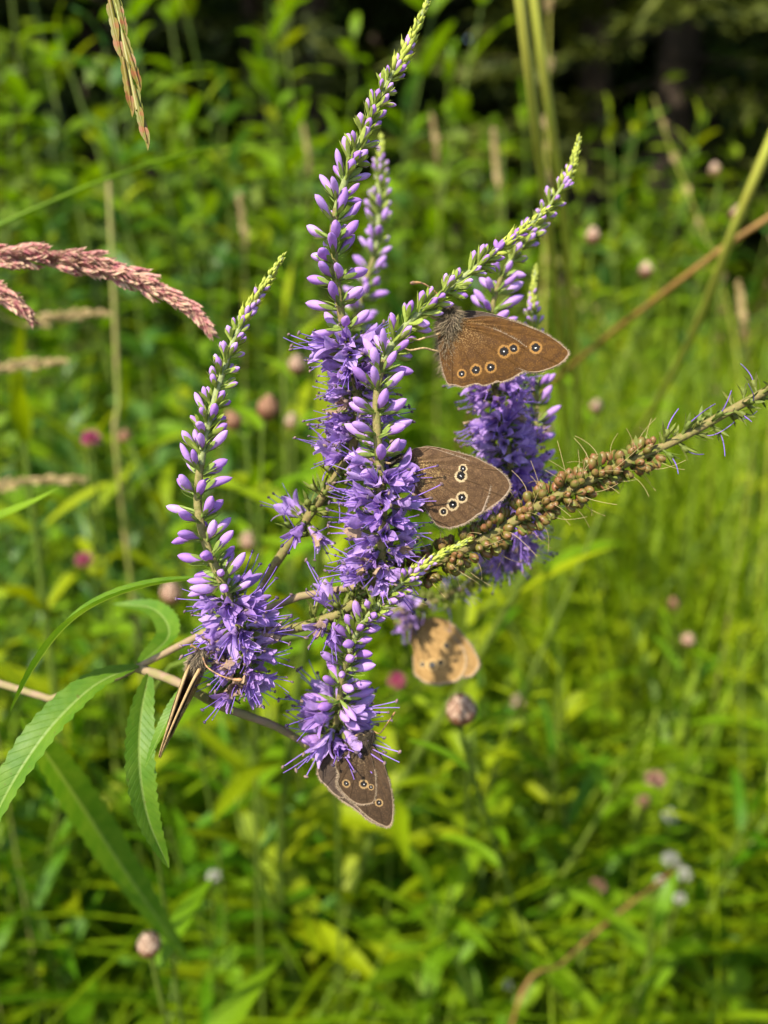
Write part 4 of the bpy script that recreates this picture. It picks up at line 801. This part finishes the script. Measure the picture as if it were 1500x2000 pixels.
def panicle(pts, root, label, n, L, me, wid, ra=.7, cat='grass', mat='culm', from_=0.0, ang=.35, name='grass_stalk', group=None):
    """grass stalk: culm from the ground point through a pixel path; spikelets crowd the path"""
    q = np.array([P(*p) for p in pts]); t = thing(name, root, label, cat, group); path = spline(np.vstack([[root - np.array([0, 0, .02])], q]) if len(np.shape(root)) == 1 else q, 60)
    h = spline(q, 60); k = np.linspace(0, 1, 60)
    s = MB().tube(path, np.linspace(ra * 1.3, ra * .5, 60) * mm, 7).build('culm', M[mat], t); r = np.random.default_rng(int(abs(pts[0][0] * 7 + pts[0][1])) + 5)
    T = np.gradient(h, axis=0)
    for i in range(n):
        f = from_ + (1 - from_) * (i + r.uniform()) / n; j = min(59, int(f * 59)); d0 = unit(T[j]); o = unit(np.cross(d0, r.normal(size=3))); env = wid * (math.sin(math.pi * min(1, .12 + f * .88)) ** .6 + .1)
        p = h[j] + o * env * r.uniform(.0, .8) * mm; d = d0 + o * ang * r.uniform(.3, 1.1)
        link('spikelet', me[r.integers(len(me))], t, mat_leaf(p - unit(d) * L * mm * .35 - np.asarray(root), d, L * mm * r.uniform(.75, 1.15), 0, o))
    return t
fz = lambda x, y: np.array([x, y, float(gz(x, y))])
panicle([(-160, 560, .186), (-90, 505, .184), (10, 498, .182), (130, 508, .180), (230, 530, .178), (320, 570, .177), (380, 612, .176), (408, 645, .176)], fz(-.34, .12), 'reddish purple grass panicle arching in front of the green herbs', 295, 6.6, FOX, 3.0, from_=.12, ang=.26)
panicle([(-200, 640, .186), (-120, 560, .184), (-40, 562, .182), (20, 585, .181), (52, 612, .181)], fz(-.36, .15), 'short reddish grass tuft just below the long arching red panicle', 130, 6.6, FOX, 3.0, from_=.3, ang=.26)
# hanging rye-like spike
root = fz(-.22, .16); q = [P(-320, -500, .19), P(-150, -640, .165), P(90, -420, .153), P(200, -150, .151), P(226, 0, .151), P(240, 90, .151), P(252, 150, .151), P(268, 215, .151)]
RY = thing('grass_stalk', root, 'drooping golden-green grass spike with long flat spikelets hanging from above', 'grass')
MB().tube(spline(np.vstack([[root - [0, 0, .02]], q]), 60), np.linspace(1.0, .3, 60) * mm, 7).build('culm', M['culm'], RY)
for i, (a, b) in enumerate((((212, -12), (240, 126)), ((226, -20), (247, 70)), ((240, 66), (275, 176)), ((240, 112), (259, 224)), ((261, 168), (289, 288)), ((205, -140), (226, -20)), ((190, -190), (214, -90)))):
    pa, pb = P(*a, .151 - .0006 * (i % 2)), P(*b, .151); link('spikelet', RYE[i % 4], RY, mat_leaf(pa - np.array(RY.location), pb - pa, np.linalg.norm(pb - pa) * 1.02, 0, (.2, -1, .1)))

def culm(pts, root, label, ra, mat='culm_bright', name='tall_grass', blade=None, taper=.8):
    t = thing(name, root, label, 'grass'); q = np.vstack([[np.asarray(root) - [0, 0, .02]], [P(*p) for p in pts]]); s = spline(q, 50); r_ = np.linspace(ra * 1.1, ra * max(.5, taper), 50) * mm * (1 if taper >= .5 else np.minimum(1, np.linspace(3, taper, 50)))
    for k in (16, 34): r_[k] *= 1.4
    MB().tube(s, r_, 8).build('culm', M[mat], t)
    if blade:
        for f0, wd, ln, sd in blade:
            j = int(f0 * 49); d = unit(s[min(49, j + 2)] - s[j]) + RIGHT * sd; MB().grid(transform(leaf_grid(ln, wd, .5, .2, 0, 14, .25), np.array(mat_leaf(s[j], d, 1)))).build('blade', M['leaf_light'], t)
    return t
def under(px, py, d, dx=0, dy=.05):
    p = P(px, py, d); return fz(p[0] + dx, p[1] + dy)
culm([(1105, 1000, 1.0), (1098, 760, .60), (1082, 540, .42), (1050, 280, .32), (1012, -20, .28), (960, -350, .27)], under(1100, 1250, 1.25), 'thick pale green grass stem, the straighter of a pair beside the tapering spike', 2.3)
culm([(1135, 1000, 1.05), (1125, 760, .66), (1112, 540, .47), (1082, 280, .37), (1040, -20, .33), (1010, -350, .32)], under(1140, 1250, 1.3), 'yellower grass stem close behind the thick pale one', 2.4)
culm([(1150, 1020, 1.0), (1240, 860, .66), (1350, 660, .45), (1432, 450, .37), (1520, 240, .34), (1640, -40, .33)], under(1080, 1230, 1.25), 'pale yellow-green grass stem slanting up past the dried brown heads', 2.4)
culm([(900, 860, .95), (1050, 765, .62), (1180, 662, .49), (1300, 570, .43), (1400, 492, .41), (1540, 400, .39), (1700, 300, .39)], under(760, 1150, 1.2), 'rusty orange grass stem bending across the shaded spruces', 1.8, 'red_stem')
culm([(-420, 700, .27), (-200, 540, .27), (0, 440, .27), (160, 368, .275), (330, 308, .285), (450, 282, .30), (560, 272, .32)], fz(-.36, .2), 'long pale grass blade slanting above the red panicle', 2.3, 'leaf_light', taper=.25)
culm([(240, 1000, .60), (232, 800, .58), (222, 560, .56), (212, 350, .55)], under(245, 1150, .62), 'upright pale grass stem crossing behind the red panicle', 2.0, 'culm')
t = thing('tall_grass', fz(-.35, .22), 'short pointed grass blade below the blurred brown seed heads', 'grass')
stem_part(t, [(-300, 1220, .222), (-200, 1130, .217), (-120, 1068, .213)], 1.3, .9, 'culm_bright', 'culm', world=[fz(-.35, .22) - [0, 0, .02], fz(-.33, .21) + [0, 0, .25]])
plant_leaf(t, [(-130, 1075, .213), (-60, 1036, .209), (0, 1010, .205), (60, 984, .202), (116, 953, .20)], 46, 'leaf_light', serr=0, name='blade', peak=.35)
for i, (px, py, d, ln, lab) in enumerate(((475, 440, .75, 120, 'tan dried grass spike standing among the leafy herbs'), (970, 330, .75, 150, 'slim tan grass spike between the tall purple spike and the paired stems'), (1450, 610, .60, 110, 'pale tan grass spike beside the slanting yellow-green stem'), (600, 290, .95, 90, 'faint pinkish grass spike close behind the tallest purple spike'), (850, 270, .85, 90, 'curved tan grass spike high behind the tallest purple spike'))):
    panicle([(px + 6, py + ln * .5 + 330, d + .08), (px + 4, py + ln * .5, d), (px, py, d), (px - 8, py - ln * .5, d)], under(px, py + 500, d + .1), lab, 70, 11.0, TIM, 2.2, .8, from_=.78, ang=.15)
for i, (px, py, d, dx, lab) in enumerate(((165, 615, .42, 60, 'brown grass tuft hanging under the tip of the short red tuft'), (65, 712, .40, 75, 'tan feathery grass head below the short red tuft'), (90, 940, .42, 90, 'tan feathery grass head above the short pointed blade'))):
    panicle([(px - 260, py + 200, d), (px - dx * 2, py + 30, d), (px - dx, py + 8, d), (px, py - 2, d), (px + dx * .8, py - 4, d)], under(px - 350, py + 300, d), lab, 60, 7.0, TIM, 3.0, .6, from_=.6, ang=.3)

def thin_grass(seed, h):
    r = np.random.default_rng(seed); t = thing('grass_stalk', (0, 0, 0), 'thin pale grass stem with a narrow tan head beyond the seed-laden spike', 'grass', 'thin grass stems beyond the seed-laden spike')
    st = spline([[0, 0, -.02], [r.normal() * .03, r.normal() * .03, h * .6], [r.normal() * .09, r.normal() * .09, h]], 24); MB().tube(st, np.linspace(1.4, .6, 24) * mm, 6).build('culm', M['culm_bright'], t)
    for k in range(18):
        j = 18 + k * 5 // 18; d0 = unit(st[min(23, j + 1)] - st[j]); o = unit(np.cross(d0, r.normal(size=3))); link('spikelet', TIM[k % 3], t, mat_leaf(st[j] + o * .001, d0 + o * .15, .011, 0, o))
    return t
put([thin_grass(61, .80), thin_grass(62, .88), thin_grass(63, .74)], spots(20, .75, 1.7, .25, 1.1), .85, 1.15)

# ------------------------------------------------------------------ knapweed buds and small flowers
def head_me(seed, mat, spiky=.0):
    r = np.random.default_rng(seed); mb = MB(); t = np.linspace(0, 1, 10); pr = .5 * np.sin(np.pi * np.clip(t * .87 + .125, 0, 1)) ** .75
    mb.lathe(np.stack([t, pr * .94], 1), 14, 1)
    for row in range(7):
        f = .04 + .84 * row / 6; nn = int(5 + 7 * math.sin(math.pi * min(.9, f + .15)))
        for k in range(nn):
            a = (k + .5 * (row % 2)) * 6.283 / nn; rr = np.interp(f, t, pr); o = np.array([math.cos(a), math.sin(a), 0]); g = leaf_grid(.25, .17, .6, -.35, 0, 5, .55)
            mb.grid(transform(g, np.array(mat_leaf(o * rr * .9 + np.array([0, 0, f]), o * (.35 - .5 * (f - .3)) + np.array([0, 0, 1]), 1, 0, o))), 0)
    return mb.mesh('flower_head', [mat, M['bract_brown']])
M['bract_rust'] = organic('bract_rust', (0.36, 0.19, 0.11), (0.30, 0.15, 0.08), .2, None, .6, .25, 9, .2)
HEADS = {'pale': head_me(1, M['bract_scale']), 'brown': head_me(2, M['bract_rust'])}
def knapweed(px, py, d, size, style, label, nl=5, Ls=.055, lean=.03, back=0.0):
    r = np.random.default_rng(int(px * 3 + py)); hd = P(px, py, d); root = fz(hd[0] + r.normal() * lean + back * .3, hd[1] + .02 + abs(r.normal()) * lean + back); D = size / FPX * d
    t = thing('knapweed', root, label, 'flower', 'knapweed buds scattered in the meadow'); ax = unit((r.normal() * .15, -.15 + r.normal() * .15, 1)); b = hd - ax * D * .55
    st = spline([root - [0, 0, .02], (root + b) / 2 + [r.normal() * .015, .01, .02], b - ax * .015, b], 24); MB().tube(st, np.linspace(1.5, .9, 24) * mm, 6).build('stem', M['herb_stem'], t)
    link('flower_head', HEADS[style], t, mat4(b - np.array(root) - ax * D * .04, ax, D * .84, r.uniform(0, 6)))
    for k in range(nl):
        f = [.97, .93, .86, .78, .68, .58, .48][k]; p = st[int(f * 23)]; a = k * 2.4 + r.uniform(0, 6); el = R(r.uniform(15, 55)); dv = np.array([math.cos(a) * math.cos(el), math.sin(a) * math.cos(el), math.sin(el)])
        link('leaf', LV['rose2'][k % 5], t, mat_leaf(p - np.array(root), dv, Ls * (.7 + .25 * k) * r.uniform(.8, 1.2)))
    return t
for a in ((900, 1376, .275, 78, 'pale', 'pale scaly knapweed bud just below the blurred tan butterfly', 4, .028, .03, .30), (290, 1836, .30, 60, 'pale', 'pinkish scaly knapweed bud above a ring of broad light leaves', 7, .055), (600, 1788, .62, 36, 'pale', 'small pinkish knapweed bud below the dark hanging butterfly', 4), (525, 787, .39, 56, 'brown', 'rusty brown knapweed bud between the two tall purple spikes', 5, .05),
          (580, 706, .50, 44, 'pale', 'pale blurred knapweed bud close beside the tallest purple spike', 4), (452, 815, .45, 44, 'brown', 'brown knapweed bud half hidden behind the separate slim spike', 4), (572, 818, .55, 40, 'pale', 'tan knapweed bud just below the rusty brown one', 3), (1010, 1366, .60, 38, 'pale', 'small dim knapweed bud next to the sharp pale scaly one', 3), (335, 1150, .45, 56, 'pale', 'tan knapweed head behind the long toothed leaf', 3), (485, 1050, .5, 46, 'pale', 'tan knapweed head behind the middle of the separate slim spike', 3), (245, 848, .55, 34, 'brown', 'small brown knapweed bud next to the magenta flower', 4, .06),
          (1396, 328, .75, 30, 'pale', 'pale knapweed bud on the tallest upright stalk before the dark wood', 3, .04), (1442, 412, .60, 34, 'pale', 'tan knapweed bud touching the slanting yellow-green stem', 2), (1158, 455, .62, 36, 'pale', 'tan knapweed bud next to the tip of the tapering spike', 3, .05), (1262, 522, .65, 34, 'pale', 'tan knapweed bud above the rusty bending stem', 3, .05), (1165, 790, .7, 30, 'pale', 'pale knapweed bud close above the capsule-laden spike', 3), (1345, 1245, .6, 34, 'pale', 'dim pink knapweed bud below the capsule-laden spike', 3), (1060, 830, .5, 60, 'pale', 'pale knapweed head behind the twin spikes and the golden butterfly', 3), (1315, 1175, .75, 30, 'brown', 'faint brown knapweed bud above the dim pink one', 3)):
    knapweed(*a)
def puff_me(seed, mat, n=90):
    r = np.random.default_rng(seed); mb = MB()
    for k in range(n):
        z = r.uniform(-.3, 1); a = r.uniform(0, 6.28); s = math.sqrt(max(0, 1 - z * z)); d = np.array([s * math.cos(a), s * math.sin(a), z]); mb.grid(transform(leaf_grid(.42, .16, .2, .3, 0, 4, .6), np.array(mat4(d * .16, d, 1, r.uniform(0, 6)))))
    return mb.mesh('flower_head', mat)
PUFF = {k: puff_me(i, M[k]) for i, k in enumerate(('pink', 'pale_pink', 'white'))}
def bloom(px, py, d, size, style, label, name, cat='flower', group=None):
    r = np.random.default_rng(int(px + py * 5)); hd = P(px, py, d); root = fz(hd[0] + r.normal() * .02, hd[1] + .03); D = size / FPX * d; t = thing(name, root, label, cat, group)
    MB().tube(spline([root - [0, 0, .02], (root + hd) / 2 + [r.normal() * .01, 0, 0], hd], 12), np.linspace(1.2, .8, 12) * mm, 6).build('stem', M['herb_stem'], t)
    link('flower_head', PUFF[style], t, mat4(hd - np.array(root), (r.normal() * .2, -.2, 1), D * .8))
    for k in range(2): link('leaf', TRI[k], t, mat4((hd - np.array(root)) * (.8 - .2 * k), (r.normal() * .4, -.3, 1), .016, k))
for a in ((178, 858, .5, 44, 'pink', 'bright magenta clover flower among the dark green leaves'), (165, 1095, .6, 40, 'pink', 'dim magenta clover flower above the long toothed leaf'), (965, 1506, .7, 34, 'pale_pink', 'small pink clover flower beside the dark hanging butterfly'), (1280, 1525, .62, 46, 'pale_pink', 'larger pink clover flower of the pair above the white ones'), (1256, 1565, .62, 30, 'pale_pink', 'smaller pink clover flower of the pair above the white ones'), (1168, 1732, .6, 34, 'pale_pink', 'pink clover flower near the reddish stalk'), (1075, 1725, .65, 40, 'pink', 'dim dark pink clover flower next to the reddish stalk'), (775, 1330, .5, 40, 'pink', 'dim magenta clover flower beside the blurred tan butterfly'), (1435, 1665, .7, 26, 'pink', 'dark pink clover flower close to the white yarrow heads')):
    bloom(*a, 'clover_flower')
for a in ((1308, 1595, .6, 36, 'white', 'lone white yarrow head below the pink pair'), (1310, 1680, .55, 38, 'white', 'topmost white yarrow head of the small cluster'), (1335, 1708, .55, 34, 'white', 'middle white yarrow head of the small cluster'), (1290, 1722, .55, 26, 'white', 'small outer white yarrow head of the cluster'), (1328, 1755, .55, 26, 'white', 'lowest white yarrow head of the cluster by the leaf'), (1200, 1787, .58, 20, 'white', 'tiny whitish yarrow head on the reddish stalk'), (992, 1925, .55, 22, 'white', 'tiny whitish yarrow head low in the grass'), (418, 1712, .5, 30, 'white', 'small white yarrow head beneath the long hanging leaves')):
    bloom(*a, 'yarrow_flower')
culm([(1000, 2000, .48), (1100, 1880, .50), (1200, 1790, .52), (1330, 1690, .56)], under(960, 2060, .47), 'reddish orange stalk slanting beneath the white yarrow heads', 1.1, 'red_stem', 'herb_stalk')
